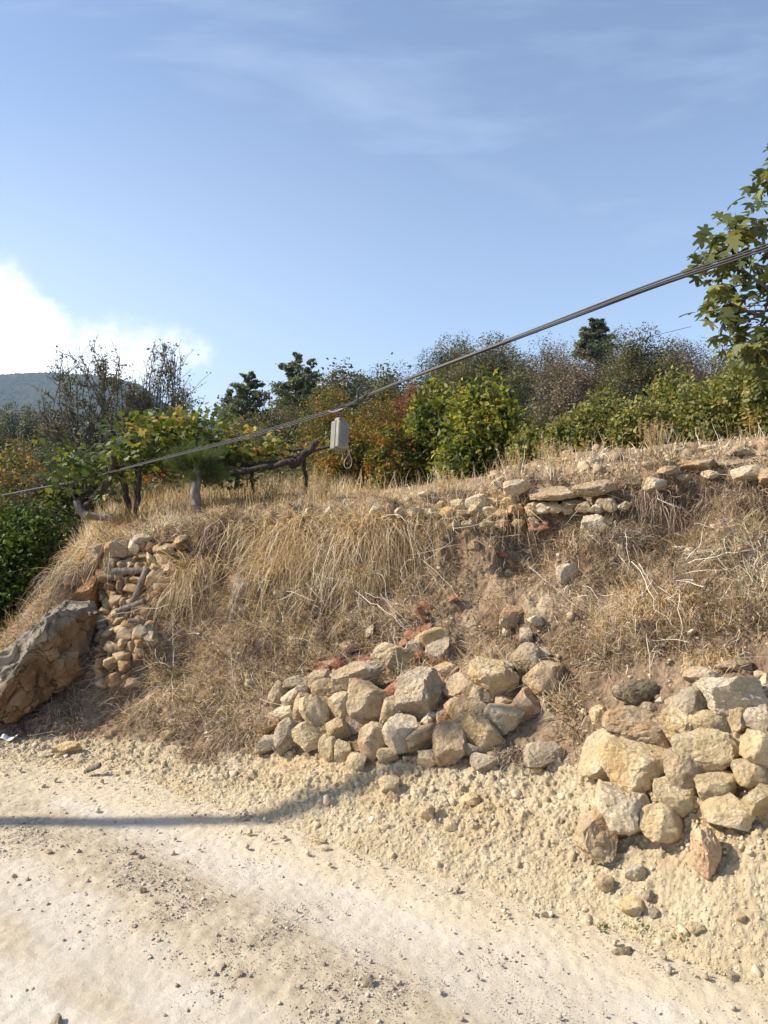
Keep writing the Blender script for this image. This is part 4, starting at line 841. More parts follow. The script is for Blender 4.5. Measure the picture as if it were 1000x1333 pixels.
for q in [(372, 735, 70, 105, -.15, 1500, 'golden grass clump sweeping down over the middle left of the bank'), (345, 700, 60, 90, -.35, 1100, 'grass clump trailing left, under the crest left of centre'), (470, 700, 46, 120, 0, 1500, 'longest golden grass clump falling straight down above the rubble pile'),
          (398, 690, 50, 105, .05, 1100, 'pale straw clump just left of the middle of the crest, over bare stems'), (500, 690, 50, 110, -.1, 1100, 'pale straw clump right beside the longest one'), (320, 700, 40, 80, -.2, 800, 'short straw clump at the left of the trailing one'), (425, 700, 60, 95, -.2, 1200, 'golden grass clump between the trailing one and the longest one'), (522, 715, 46, 100, .1, 1100, 'grass clump falling right of the longest one'), (478, 755, 40, 80, 0, 900, 'lower golden grass clump directly over the pinkish stone and tiles'),
          (262, 745, 50, 95, 0, 1000, 'orange gold grass clump right of the ruined wall'), (235, 770, 36, 60, -.1, 600, 'small grass clump leaning on the ruined wall'), (290, 690, 60, 60, .1, 1100, 'brownish grass clump hanging over the dark hollow of the crest'),
          (650, 665, 60, 60, .1, 900, 'loose golden clump below the big pale wall blocks'), (565, 680, 50, 75, .15, 800, 'pale clump of fine grass right of the small wall blocks'), (120, 720, 55, 60, -.4, 900, 'straw clump draped over the left shoulder above the boulder'),
          (80, 750, 46, 60, -.5, 700, 'long grey straw clump hanging left towards the dark green bush'), (860, 655, 70, 60, 0, 900, 'brown clump hanging under the rock ledge at right'), (960, 650, 70, 70, 0, 900, 'wide brown clump hanging below the ledge at the right edge'),
          (855, 790, 80, 70, 0, 1100, 'broad tan clump in the middle of the right bank'), (805, 700, 50, 60, 0, 700, 'grey tan clump right of the upright pale block'), (330, 830, 50, 55, -.2, 700, 'dull clump low on the bank left of the middle pile'), (930, 860, 60, 45, 0, 700, 'tan clump just above the right rubble pile'),
          (60, 925, 60, 50, -.1, 900, 'brown weeds growing up against the foot of the large boulder'), (20, 945, 50, 40, 0, 700, 'brown weeds below the large boulder at the left edge'), (262, 985, 34, 34, -.2, 900, 'rusty brown tuft at the foot of the bank beside the verge'), (305, 960, 40, 40, -.1, 900, 'brown spreading tuft left of the middle rubble pile'), (665, 985, 36, 46, 0, 500, 'grey tuft between the middle pile and the lone grey block')]:
    clump(*q[:6], q[6], D_BRN if any(k in q[6] for k in ('brown', 'rusty', 'dull')) else D_GRY if 'grey' in q[6] else None)
def upright(px, py, h_px, n, label, pw=30, seed=0):   # feathery tall weeds on the crest
    r = np.random.default_rng(int(px)+seed); q0, _ = hit(px, py); s = q0[1]/F; p = q0+np.stack([np.linspace(-1, 1, n)*pw*s*.45, r.normal(size=n)*.03, np.zeros(n)], 1)
    L_ = h_px*s*r.uniform(.5, 1.1, n); d = np.array([0, 0, 1.])+r.normal(size=(n, 3))*.14; V1 = blades(p, d, L_, .004, .08, 4, seed, r.uniform(.4, 1, n), .01)
    dd = nrm(d); k = 46; f = r.uniform(.45, 1, (n, k)); q = (p[:, None]+dd[:, None]*(L_[:, None]*f)[..., None]).reshape(-1, 3); e = np.repeat(dd, k, 0)*.6+r.normal(size=(n*k, 3))*.6
    V2 = blades(q, e, r.uniform(.01, .035, n*k), .0035, .1, 1, seed+1, r.uniform(.1, .9, n*k)); V, Fc, A = cat([V1, V2])
    tag(mesh('dry_weed', V, Fc, D_GOLD, attrs={'rnd': A}, loc=tuple(q0)), label, 'weed', 'feathery dry weeds on the crest')
for q in [(850, 590, 44, 26, 'widest feathery straw weed against the green bushes'), (715, 625, 62, 16, 'tall feathery weed left of the broad green bushes'), (735, 620, 40, 10, 'shorter feathery weed beside the tall one on the crest'), (665, 628, 52, 12, 'reed like dry weed in front of the dark bush gap'), (580, 650, 40, 12, 'thin dry weed in front of the yellow green bush'), (415, 655, 50, 18, 'golden weed standing by the end of the pergola beam'), (480, 655, 36, 12, 'straw weed below the hanging box'), (330, 660, 34, 12, 'low straw weed right of the small pine')]:
    upright(*q[:4], q[4])
def green_weed(px, py, w_, n, label, L=(.02, .05)):
    r = np.random.default_rng(int(px)); q0, _ = hit(px, py); s = q0[1]/F; p = q0+np.stack([r.normal(size=n)*w_*s*.35, r.normal(size=n)*.03, np.abs(r.normal(size=n))*.012], 1)
    V, Fc, A = leaves(p, r.uniform(L[0], L[1], n), 'oval', 3, .3); tag(mesh('green_weed', V, Fc, L_WEED, attrs={'rnd': A}, loc=tuple(q0)), label, 'weed', 'small green weeds')
for q in [(790, 1213, 16, 50, 'tiny green weed on the verge at the foot of the right slope'), (835, 1207, 30, 60, 'low spreading green weed right of the tiny one on the verge'), (880, 1217, 26, 40, 'flat green weed furthest right on the verge'), (318, 985, 20, 50, 'little green plant at the left foot of the middle pile')]: green_weed(*q, L=(.008, .018))
for q in [(245, 880, 46, 160, 'faded green weed in the brown brush of the lower left bank'), (905, 660, 34, 120, 'pale green weed in the brush under the right ledge'), (430, 800, 30, 80, 'faint green weed beneath the long golden grass')]: green_weed(*q, L=(.012, .03))

# ------------------------------------------------------------------ trees and bushes
def branches(base, top, r0, seed, levels=3, kids=5, spread=.7, L=None, up=.35):
    """recursive limbs: returns tube meshes and twig-end points"""
    r = np.random.default_rng(seed); tl = []; ends = []
    def go(p, d, L_, rad, lv):
        k = 7; pts_ = [p]; dd = d.copy()
        for i in range(k):
            dd = dd+r.normal(size=3)*.13+np.array([0, 0, up*.12]); dd /= np.linalg.norm(dd); pts_.append(pts_[-1]+dd*L_/k)
        pts_ = np.array(pts_); tl.append(tube(pts_, np.linspace(rad, rad*.5, k+1), 6 if lv > 1 else 4, seed, .12 if lv > 1 else 0))
        if lv == 0: ends.extend(list(pts_[3:])); return
        n = kids if lv > 1 else kids+1
        for i in range(n):
            f = r.uniform(.3, 1.0); q = pts_[int(f*k)]; nd = dd*r.uniform(.4, 1)+r.normal(size=3)*spread+np.array([0, 0, up]); nd /= np.linalg.norm(nd)
            go(q, nd, L_*r.uniform(.5, .8), rad*.6, lv-1)
    v = np.array(top)-np.array(base); L_ = np.linalg.norm(v); go(np.array(base, float), v/L_, L_, r0, levels); return tl, np.array(ends)
def crown_pts(c, rad, n, seed, lumps=14, thick=.35, low=.2):
    """leaf positions: lumpy shell of clusters with gaps"""
    r = np.random.default_rng(seed); cc = r.normal(size=(lumps, 3)); cc /= np.linalg.norm(cc, axis=1)[:, None]; cc[:, 2] = np.abs(cc[:, 2])*1.1-low; cc *= r.uniform(.35, .85, (lumps, 1)); cr = r.uniform(.26, .5, lumps)
    k = r.integers(0, lumps, n); d = r.normal(size=(n, 3)); d /= np.linalg.norm(d, axis=1)[:, None]; rr = (1-r.random(n)**1.6*thick*2)*(1+.05*r.normal(size=n))
    q = cc[k]+d*(cr[k]*rr)[:, None]; a, b = np.percentile(q, 1.5, axis=0), np.percentile(q, 98.5, axis=0); q = (q-(a+b)/2)/((b-a)/2); cc = (cc-(a+b)/2)/((b-a)/2)*.9
    return np.array(c)+q*np.array(rad), np.array(c)+cc*np.array(rad)
def ground_at(x, y):
    z = top_z(x, y) if y < 12 else None
    h = float(HH(np.array(x), np.array(y))); return z if z is not None and y < 11 else h-.1
def tree(name, px, ytop, wpx, Y, mat, label, cat_='tree', leaf=.06, n=6000, kind='kite', bark=BARK_T, seed=1, ybot=None, lumps=16, group=None, trunk_r=None, up=.25, low=.2, base_px=None, hang=0., limbs=True, thick=.35):
    top = P(px, ytop, Y); s = Y/F; bx = P(base_px or px, 640, Y)[0]; gz = ground_at(bx, Y); g = np.array([bx, Y, gz])
    cb = (P(px, ybot, Y)[2] if ybot else gz+.25*(top[2]-gz)); c = np.array([top[0], Y, (top[2]+cb)/2]); rad = np.array([wpx*s/2, wpx*s/2*.85, (top[2]-cb)/2])
    root = empty(name, tuple(g), label, cat_, group); n = int(n*(2.7 if Y > 12 else 1.3)); leaf *= .84 if Y > 12 else 1; p, cc = crown_pts(c, rad, n, seed, int(lumps*1.3), thick, low)
    p = p[p[:, 2] > gz-.1]
    tr = trunk_r or max(.03, wpx*s*.025); r = np.random.default_rng(seed); fork = g+(c-g)*.55; tl = [tube(smooth_line([g, g+(fork-g)*.5+[.04*(top[2]-gz), 0, 0], fork], 8), np.linspace(tr, tr*.7, 8), 8, seed, .1)]
    tk, fk = join(tl); child('trunk', tk, fk, bark, root)
    if limbs:
        tl = [tube(smooth_line([fork-(fork-g)*.15*r.random(), (fork+q)/2+r.normal(size=3)*.1*rad, q], 7), np.linspace(tr*.5, tr*.1, 7), 5) for q in cc]; tk, fk = join(tl); child('limbs', tk, fk, bark, root)
    rn = np.clip(.5+.8*fbm(p, 2.2/rad.mean(), 2, seed)+r.normal(0, .2, len(p)), 0, 1)
    V, Fc, A = leaves(p, leaf, kind, seed, up, rnd=rn, hang=hang); child('crown', V, Fc, mat, root, attrs={'rnd': A}, smooth=False); return root
def pine(px, ytop, wpx, ybot, Y, label, seed, n=7000, lean=0, mat=None, tiers=13, needle=.14):
    top = P(px, ytop, Y); s = Y/F; gz = ground_at(top[0], Y); g = np.array([top[0]-lean*s, Y, gz]); cb = P(px, ybot, Y)[2]; root = empty('pine_tree', tuple(g), label, 'tree'); r = np.random.default_rng(seed)
    ax = lambda f: g+(top-g)*f
    tk, fk = tube([ax(f) for f in np.linspace(0, 1, 12)], np.linspace(wpx*s*.035, .015, 12), 7, seed, .1); child('trunk', tk, fk, BARK_T, root); tl = []; P_ = []; H_ = top[2]-gz; f0 = (cb-gz)/H_
    for i in range(tiers):
        q = (i+.5)/tiers; f = f0+(1-f0)*q
        for j in range(5 if q < .8 else 3):
            a = r.uniform(0, 6.28); Lb = wpx*s*.5*(1-q)**.65*r.uniform(.35, 1.35)+.05; b = ax(min(f+r.uniform(-.02, .02), .99)); e = b+np.array([math.cos(a)*Lb, math.sin(a)*Lb, Lb*r.uniform(.05, .45)]); tl.append(tube([b, (b+e)/2+[0, 0, -.04*Lb], e], [.03*wpx*s*.5, .015*wpx*s, .006], 4))
            m = int(n/tiers/5); t = r.uniform(.25, 1.05, m)**.7; P_.append(b+(e-b)*t[:, None]+r.normal(size=(m, 3))*np.array([.10, .10, .06])*Lb)
    tk, fk = join(tl); child('limbs', tk, fk, BARK_T, root); p = np.concatenate(P_); rn = np.clip(.5+fbm(p, 3/(wpx*s), 2, seed)+r.normal(0, .2, len(p)), 0, 1)
    V, Fc, A = leaves(p, needle, 'kite', seed, .1, rnd=rn); child('crown', V, Fc, mat or L_PINE, root, attrs={'rnd': A}, smooth=False); return root
# --- far trees on the slopes behind
FG = 'trees on the slope behind the terrace'
pine(776, 414, 62, 480, 34, 'dark conifer standing above all other trees at right', 5, 22000, needle=.12, tiers=12)
pine(385, 460, 74, 545, 26, 'tall thin pine with twin tops left of the hanging box', 6, 14000, needle=.09)
pine(405, 468, 36, 540, 25, 'sparse slender pine touching the twin topped pine', 16, 4500, needle=.07)
pine(325, 484, 74, 565, 28, 'pale bushy pine left of the twin topped pine', 7, 14000, needle=.09)
pine(302, 508, 40, 560, 30, 'leftmost dark pine on the near ridge', 8, 6000, needle=.085)
tree('broadleaf_tree', 640, 452, 128, 24, L_OLV, 'large round olive green tree under the sagging cable', leaf=.075, n=26000, seed=12, ybot=560, lumps=26)
tree('broadleaf_tree', 590, 448, 60, 30, L_OLV, 'tree with pointed top left of the large round olive green one', leaf=.08, n=11000, seed=13, ybot=540)
tree('bare_tree', 710, 462, 90, 20, L_BRN, 'greyish brown half bare tree left of the tall conifer', leaf=.06, n=6500, seed=14, ybot=580, lumps=24)
tree('bare_tree', 760, 470, 90, 18, L_BRN, 'brown thinly leaved tree beneath the tall conifer', leaf=.055, n=8000, seed=15, ybot=580, lumps=24)
tree('broadleaf_tree', 838, 442, 96, 17, L_OLV, 'olive green tree with feathery twigs right of the conifer', leaf=.06, n=11000, seed=17, ybot=560, lumps=22)
tree('bare_tree', 905, 446, 80, 19, L_BRN, 'bare grey purple tree seen behind the fig branches', leaf=.045, n=3500, seed=18, ybot=520, lumps=26)
tree('broadleaf_tree', 960, 455, 90, 14, L_OLV, 'dim olive tree behind the lowest fig leaves', leaf=.055, n=8000, seed=19, ybot=560, lumps=22)
tree('autumn_tree', 432, 512, 84, 15, L_AUT, 'autumn tree with brown and orange leaves behind the hanging box', leaf=.05, n=9000, seed=20, ybot=640, lumps=22)
tree('autumn_tree', 375, 535, 90, 17, L_OLV, 'dusty olive tree under the twin topped pine', leaf=.055, n=9000, seed=21, ybot=620, lumps=22)
tree('autumn_tree', 318, 552, 80, 18, L_OLV, 'dusty olive tree between pale pine and pergola', leaf=.055, n=8000, seed=22, ybot=620, lumps=22)
tree('autumn_tree', 505, 525, 84, 12.5, L_AUT, 'orange and yellow bush right of the hanging box', leaf=.045, n=9000, seed=23, ybot=640, lumps=22)
tree('red_tree', 532, 508, 56, 16, leaf_mat('reddish_leaf', [(0, (.1, .045, .03)), (.6, (.24, .09, .055)), (1, (.34, .18, .08))]), 'reddish brown tree below the cable knot', leaf=.05, n=5000, seed=24, ybot=570, lumps=16)
tree('broadleaf_tree', 455, 560, 90, 9.3, L_AUT, 'low yellow brown bush beneath the hanging box', leaf=.04, n=8000, seed=25, ybot=650, lumps=20)
tree('broadleaf_tree', 690, 540, 70, 13, L_OLV, 'dark shaded bush in the gap between green bushes', leaf=.05, n=7000, seed=26, ybot=640, lumps=18)
tree('broadleaf_tree', 655, 565, 70, 8.8, L_FAR, 'dark leafy bush beneath the round olive tree', leaf=.045, n=8000, seed=27, ybot=640, lumps=18)
for i, (a, b, c_, d_, mt) in enumerate([(560, 470, 60, 36, L_FAR), (520, 492, 70, 40, L_FAR), (475, 492, 60, 44, L_FAR), (670, 470, 70, 28, L_FAR), (735, 455, 60, 30, L_OLV), (800, 452, 60, 26, L_FAR), (870, 452, 70, 24, L_OLV), (600, 480, 70, 22, L_OLV), (730, 510, 80, 15, L_BRN), (800, 500, 80, 14, L_OLV), (690, 500, 70, 16, L_FAR)]):
    tree('slope_tree', a, b, c_, d_, mt, ['dark round tree on the skyline right of the cable knot', 'dark low tree on the skyline just right of the knot', 'dark tree top on the skyline over the hanging box', 'dark tree between round olive tree and half bare tree', 'olive tree just left of the tall conifer', 'dark tree right at the foot of the tall conifer', 'thin olive tree between the bare grey tree and the feathery one', 'olive shrub in front of the round olive tree', 'brownish shrub above the low green bushes', 'olive shrub above the green bush with upright sprays', 'dark shrub over the gap between green bushes'][i], leaf=.05+.0012*d_, n=7000, seed=180+i, ybot=min(b+110, 600), lumps=18, group=FG)
# --- near bushes along the terrace
tree('mulberry_bush', 615, 508, 140, 8.4, L_YG, 'bright yellow green leafy bush in the centre behind the crest', 'bush', .068, 9500, 'oval', seed=30, ybot=640, lumps=20, hang=.5)
tree('mulberry_bush', 560, 503, 66, 8.7, L_YG, 'tall thin yellow green bush left of the brightest one', 'bush', .06, 5000, 'oval', seed=31, ybot=640, lumps=14, hang=.5)
tree('mulberry_bush', 515, 560, 70, 8.5, L_AUT, 'small orange tinged bush at the foot of the tall thin one', 'bush', .05, 3500, 'oval', seed=29, ybot=640, lumps=12, hang=.4)
BG = [(742, 548, 80, 7.5), (782, 526, 90, 7.7), (828, 532, 80, 7.3), (872, 494, 96, 7.8), (912, 512, 96, 7.1), (950, 470, 100, 7.7), (990, 480, 96, 6.9), (1040, 460, 120, 7.2)]
BL = ['low green bush nearest the feathery weeds', 'green bush with upright sprays second from the left', 'short green bush dipping between two taller ones', 'rounded yellow green bush below the bare grey tree', 'green bush spreading over the crest at right', 'tall yellow green bush under the fig tree', 'dense green bush at the right edge beneath the fig', 'outermost green bush running out of the picture at right']
for i, ((a, b, c_, d_), lb) in enumerate(zip(BG, BL)): tree('green_bush', a, b, c_, d_, L_LAU, lb, 'bush', .05, 6500, 'kite', seed=40+i, ybot=612, lumps=22, group='green bushes along the terrace at right', hang=-.3, low=.45)
tree('willow_bush', 690, 562, 50, 7.6, L_LAU, 'grey green wispy bush in front of the dark gap', 'bush', .05, 2200, 'kite', seed=60, ybot=628, lumps=12, hang=-.5)
# dark ivy covered bush at the left edge
tree('ivy_bush', 30, 668, 150, 7.2, L_IVY, 'dense dark green ivy bush filling the left edge behind the boulder', 'bush', .05, 26000, 'oval', seed=61, ybot=850, lumps=40, up=.8, low=.35, limbs=False, thick=.22)
tree('ivy_bush', -60, 690, 150, 7.0, L_IVY, 'dark green bush running out of the picture at left', 'bush', .055, 12000, 'oval', seed=62, ybot=850, lumps=30, up=.8, low=.35, limbs=False, thick=.22)
tree('bramble_bush', 20, 590, 110, 9.6, L_AUT, 'thin yellowish bush above the ivy at the left edge', 'bush', .045, 5000, 'kite', seed=63, ybot=700, lumps=20)
tree('bramble_bush', 95, 612, 90, 9.8, L_OLV, 'dull green bush behind the gnarled vine trunk', 'bush', .045, 6000, 'kite', seed=64, ybot=690, lumps=20)
tree('bramble_bush', 210, 600, 110, 11.5, L_AUT, 'brown green bush seen under the vine pergola', 'bush', .05, 8000, 'kite', seed=65, ybot=660, lumps=20)
tree('bramble_bush', 150, 600, 100, 12.5, L_FAR, 'dark bush below the bare branched tree', 'bush', .05, 8000, 'kite', seed=66, ybot=665, lumps=20)
# far dark trees in the valley at left
for i, (a, b, c_, Y_) in enumerate([(-30, 540, 70, 48), (12, 536, 60, 52), (42, 545, 56, 46), (70, 556, 50, 50), (5, 570, 80, 36), (52, 582, 80, 34), (100, 580, 70, 40), (130, 560, 60, 60), (-40, 580, 70, 38), (255, 566, 60, 40), (285, 552, 50, 34), (220, 575, 60, 50)]):
    tree('valley_tree', a, b, c_, Y_, L_FAR, ['dark valley tree cut by the left edge under the mountain', 'highest dark valley tree left of the bare branched tree', 'rounded dark valley tree right of the highest one', 'small dark valley tree left of the bare branches', 'broad dark tree low at the left edge', 'broad dark tree behind the thin twigs at left', 'dark tree directly behind the bare branched tree', 'farthest dark tree seen through bare branches', 'dark tree outside the left edge in the valley', 'dark tree behind the yellow vine leaves', 'dark green tree at the left foot of the near ridge', 'dark tree seen over the pergola between vine leaves'][i], leaf=.15, n=9000, seed=80+i, ybot=b+110, lumps=16, group='dark trees in the valley at left')
# bare branched tree at the left
def bare_tree(px, ybase, tops, Y, label, seed, r0, lv=3, kids=4, leaves_n=1500, name='bare_tree'):
    s = Y/F; b = P(px, ybase, Y); gz = ground_at(b[0], Y); g = np.array([b[0], Y, gz]); root = empty(name, tuple(g), label, 'tree'); trs = []; ends = []
    rr = np.random.default_rng(seed); tl = []
    for i, (tx, ty) in enumerate(tops):
        t_ = P(tx, ty, Y+rr.uniform(-.6, .6)); m = g+(t_-g)*.56; a, e = branches(g+(m-g)*0., m, r0*rr.uniform(.6, 1), seed+i, lv, kids, .6, up=.25); tl += a; ends.append(e)
    V, Fc = join(tl[:1]+tl[1:]); child('limbs', V, Fc, BARK_T, root); e = np.concatenate(ends); k = rr.integers(0, len(e), leaves_n); p = e[k]+rr.normal(size=(leaves_n, 3))*.04
    V, Fc, A = leaves(p, .045, 'kite', seed, .2); child('foliage', V, Fc, L_OLV, root, attrs={'rnd': A}, smooth=False)
def fan_tree(px, pyc, rw, rh, base_px, Y, label, seed, ntip=30, nleaf=3500, rt=.05):
    r = np.random.default_rng(seed); s = Y/F; b = P(base_px, 640, Y); g = np.array([b[0], Y, ground_at(b[0], Y)]); root = empty('bare_tree', tuple(g), label, 'tree'); tl = []; e = []
    fork = g+(P((px+base_px)/2, pyc+rh*.9, Y)-g)*.8; tl.append(tube(smooth_line([g, (g+fork)/2+[.05, 0, 0], fork], 8), np.linspace(rt, rt*.8, 8), 8, 1, .1))
    mids = [fork+np.array([math.sin(a)*rw*s*.45, r.normal()*.25, (.25+.3*math.cos(a))*rh*s*1.2]) for a in np.linspace(-1.3, 1.3, 7)]
    for m in mids: tl.append(tube(smooth_line([fork, (fork+m)/2+r.normal(size=3)*.06, m], 7), np.linspace(rt*.6, rt*.32, 7), 6))
    for i in range(ntip):
        a = r.uniform(-1.75, 1.75); q = r.uniform(.6, 1.05); tip = P(px+rw*math.sin(a)*q, pyc-rh*math.cos(a)*q, Y)+[0, r.normal()*.45, 0]; m = min(mids, key=lambda v: abs(v[0]-tip[0])+.3*r.random())
        c = smooth_line([m, (m+tip)/2+r.normal(size=3)*.12+[0, 0, .05], tip], 12); tl.append(tube(c, np.linspace(rt*.28, .005, 12), 5))
        for k in range(9):
            f = r.integers(2, 12); d = nrm((c[min(f, 11)]-c[f-1])[None])[0]*.7+r.normal(size=3)*.5+[0, 0, .25]; l2 = r.uniform(.15, .5)*rh*s*.5; t2 = smooth_line([c[f-1], c[f-1]+d*l2*.5+r.normal(size=3)*.03, c[f-1]+d*l2+[0, 0, .03]], 6); tl.append(tube(t2, np.linspace(.009, .004, 6), 4)); e += list(t2[2:])
            for k2 in range(4):
                d2 = d*.6+r.normal(size=3)*.6; p0 = t2[r.integers(1, 6)]; p1 = p0+d2*r.uniform(.06, .22); tl.append(tube([p0, (p0+p1)/2+r.normal(size=3)*.01, p1], [.005, .004, .003], 3)); e += [p1, (p0+p1)/2]
    V, Fc = join(tl); child('limbs', V, Fc, BARK_T, root); e = np.array(e); p = e[r.integers(0, len(e), nleaf)]+r.normal(size=(nleaf, 3))*.03
    V, Fc, A = leaves(p, .05, 'kite', seed, .2); child('foliage', V, Fc, L_OLV, root, attrs={'rnd': A}, smooth=False)
fan_tree(130, 548, 72, 88, 150, 13, 'bare branched tree with sparse grey green leaves before the mountain', 101, 40, 6500)
fan_tree(208, 535, 46, 84, 190, 13.6, 'second bare tree with fine twigs reaching up right against the sky', 131, 24, 2600)
bare_tree(60, 640, [(10, 590), (50, 570), (90, 560)], 11, 'low twiggy shrub left of the bare branched tree', 161, .025, 3, 4, 1800)
bare_tree(30, 660, [(-5, 600), (20, 580), (45, 600)], 9, 'thin sapling with pale stems at the left edge', 171, .014, 2, 5, 700, 'sapling')
# --- vine pergola
pg = empty('pergola', tuple(P(257, 672, 6.6)), 'rough log pergola beam carried by posts above the dry grass', 'pergola', None)
def ln(pp, Y, n=22): return smooth_line([P(a, b, Y if np.isscalar(Y) else Y[i]) for i, (a, b) in enumerate(pp)], n)
def limb(nm, pp, Y, r0, r1, mat, root, seed=1, gn=.18):
    q = ln(pp, Y); q = q+.006*np.stack([noise(q*9+seed, 1, i+3) for i in range(3)], 1)*4; V, Fc = tube(q, np.linspace(r0, r1, len(q)), 9, seed, gn); return child(nm, V, Fc, mat, root)
limb('beam', [(128, 596), (180, 601), (240, 606), (300, 602), (350, 604), (384, 598)], 7.2, .035, .04, BARK_D, pg, 1)
limb('beam', [(150, 588), (230, 592), (290, 598), (360, 590), (440, 580)], 7.6, .025, .014, BARK_D, pg, 2)
limb('beam', [(240, 610), (290, 617), (340, 610), (384, 600)], 6.9, .022, .03, BARK_D, pg, 3)
limb('beam', [(378, 607), (398, 592), (414, 574)], 7.1, .045, .03, BARK_D, pg, 4, .1)
limb('post', [(396, 598), (399, 630), (402, 668)], 7.2, .018, .02, BARK_D, pg, 5)
limb('post', [(330, 606), (328, 640), (325, 672)], 7.4, .016, .018, BARK_D, pg, 6)
limb('post', [(180, 600), (179, 640), (176, 690)], 7.1, .024, .026, BARK_D, pg, 7)
def vine(label, trunks, arms, lf, seed, root_at):
    root = empty('grapevine', tuple(P(root_at[0], root_at[1], root_at[2])), label, 'vine', 'grapevines on the pergola')
    for i, (pp, Y_, r0, r1, mt) in enumerate(trunks): limb('trunk', pp, Y_, r0, r1, mt, root, seed+i, .22)
    for i, (pp, Y_) in enumerate(arms): limb('cane', pp, Y_, .008, .004, BARK_T, root, seed+20+i, .05)
    r = np.random.default_rng(seed); pts_ = []; rn = []
    for (x, y, w_, h_, n, Y_, yel) in lf:
        c = P(x, y, Y_); s = Y_/F; q = c+r.normal(size=(n, 3))*np.array([w_*s*.33, .22, h_*s*.33]); pts_.append(q); rn.append(np.clip(r.normal(yel, .2, n), 0, 1))
    V, Fc, A = leaves(np.concatenate(pts_), .062, 'vine', seed, .6, rnd=np.concatenate(rn), hang=.7); child('foliage', V, Fc, L_VINE, root, attrs={'rnd': A}, smooth=False)
vine('thick gnarled grey grapevine trunk twisting at the left of the terrace', [([(155, 702), (150, 682), (140, 672), (118, 669), (102, 663), (98, 652)], 6.5, .042, .03, BARK_G), ([(104, 660), (122, 650), (138, 632), (148, 612), (148, 596)], 6.6, .034, .026, BARK_D)], [([(98, 655), (92, 640), (80, 632)], 6.5), ([(148, 600), (130, 580), (112, 588)], 6.6)],
     [(108, 600, 46, 32, 240, 6.9, .3), (135, 610, 60, 34, 170, 6.9, .35), (90, 620, 40, 40, 90, 6.8, .3), (150, 640, 30, 50, 40, 6.8, .4)], 5, (155, 702, 6.5))
vine('slim dark grapevine with yellow leaves over the middle of the pergola', [([(170, 684), (166, 655), (159, 622), (150, 598)], 6.9, .03, .024, BARK_D), ([(176, 688), (180, 655), (181, 622), (184, 596)], 6.8, .02, .018, BARK_D)], [([(180, 600), (200, 570), (235, 548)], 7), ([(160, 598), (175, 575), (190, 560)], 7)],
     [(185, 575, 66, 40, 380, 7.0, .42), (215, 560, 70, 36, 380, 7.0, .6), (238, 545, 34, 24, 70, 7.0, .8), (205, 598, 70, 30, 260, 7.0, .45), (170, 596, 40, 30, 150, 7.0, .35), (228, 585, 50, 40, 200, 7.1, .4)], 6, (172, 686, 6.9))
vine('grapevine with orange and green leaves on the right part of the pergola', [([(322, 672), (320, 640), (330, 612)], 7.3, .02, .016, BARK_D)], [([(330, 606), (320, 580), (335, 560)], 7.3), ([(300, 606), (280, 575), (262, 560)], 7.3)],
     [(328, 578, 60, 34, 230, 7.3, .78), (300, 590, 60, 30, 220, 7.3, .5), (262, 562, 60, 44, 330, 7.4, .3), (355, 582, 34, 26, 90, 7.3, .6), (300, 620, 60, 26, 140, 7.2, .35)], 7, (322, 672, 7.3))
# small pine on a bare straight trunk before the pergola
sp = empty('young_pine', tuple(P(257, 676, 6.3)), 'small green pine with one smooth pale trunk before the pergola', 'tree')
limb('trunk', [(258, 680), (257, 655), (256, 628), (258, 604)], 6.3, .043, .036, BARK_G, sp, 8, .06)
r = rg(77); tips = []; tl = []
for i in range(44):
    a = r.uniform(0, 6.28); h0 = P(257, 628-28*r.random(), 6.3); e = h0+np.array([math.cos(a)*r.uniform(.08, .27), math.sin(a)*r.uniform(.05, .2), r.uniform(-.02, .22)]); tl.append(tube([h0, (h0+e)/2+[0, 0, -.02], e], [.009, .006, .003], 4)); q = h0+(e-h0)*r.uniform(.35, 1.1, (150, 1))+r.normal(size=(150, 3))*.018; tips.append((q, np.repeat((e-h0)[None], 150, 0)))
V, Fc = join(tl); child('limbs', V, Fc, BARK_T, sp); q = np.concatenate([a for a, b in tips]); d = nrm(np.concatenate([b for a, b in tips]))*.6+r.normal(size=q.shape)*.45+[0, 0, .45]
V, Fc, A = blades(q, d, r.uniform(.05, .085, len(q)), .0032, .05, 2, 3, r.random(len(q))); child('crown', V, Fc, leaf_mat('young_pine_needle', [(0, (.04, .07, .015)), (1, (.13, .17, .045))], .3), sp, attrs={'rnd': A})
# --- fig tree at the right edge
fg = empty('fig_tree', (3.1, 4.9, float(ground_at(2.6, 4.9))), 'fig tree with large lobed leaves reaching in from the right edge', 'tree')
FY = 4.6
FL = [([(1120, 640), (1080, 520), (1040, 440), (1000, 420)], .03, .016), ([(1040, 440), (1010, 400), (985, 385), (950, 350), (925, 335)], .016, .006), ([(1040, 440), (1010, 370), (985, 330), (975, 300), (960, 285), (940, 280)], .014, .005), ([(1000, 420), (970, 410), (940, 395), (915, 380)], .012, .004), ([(1050, 450), (1000, 460), (970, 440), (955, 450)], .014, .004),
      ([(1080, 520), (1060, 400), (1040, 300), (1010, 260), (985, 235), (978, 225)], .018, .005), ([(1040, 300), (1020, 255), (1005, 225), (1000, 200)], .010, .004), ([(1010, 370), (960, 335), (925, 320), (905, 330)], .01, .004), ([(1000, 405), (960, 402), (935, 405)], .009, .005), ([(985, 385), (975, 420), (965, 455)], .008, .004), ([(1040, 440), (1025, 350), (1000, 300), (990, 290)], .01, .005)]
tr_, Fc = tube(smooth_line([(3.1, 4.9, fg.location.z), (2.95, 4.8, fg.location.z+.5), tuple(P(1120, 640, FY))], 10), np.linspace(.06, .035, 10), 9, 3, .1); child('trunk', tr_, Fc, BARK_G, fg)
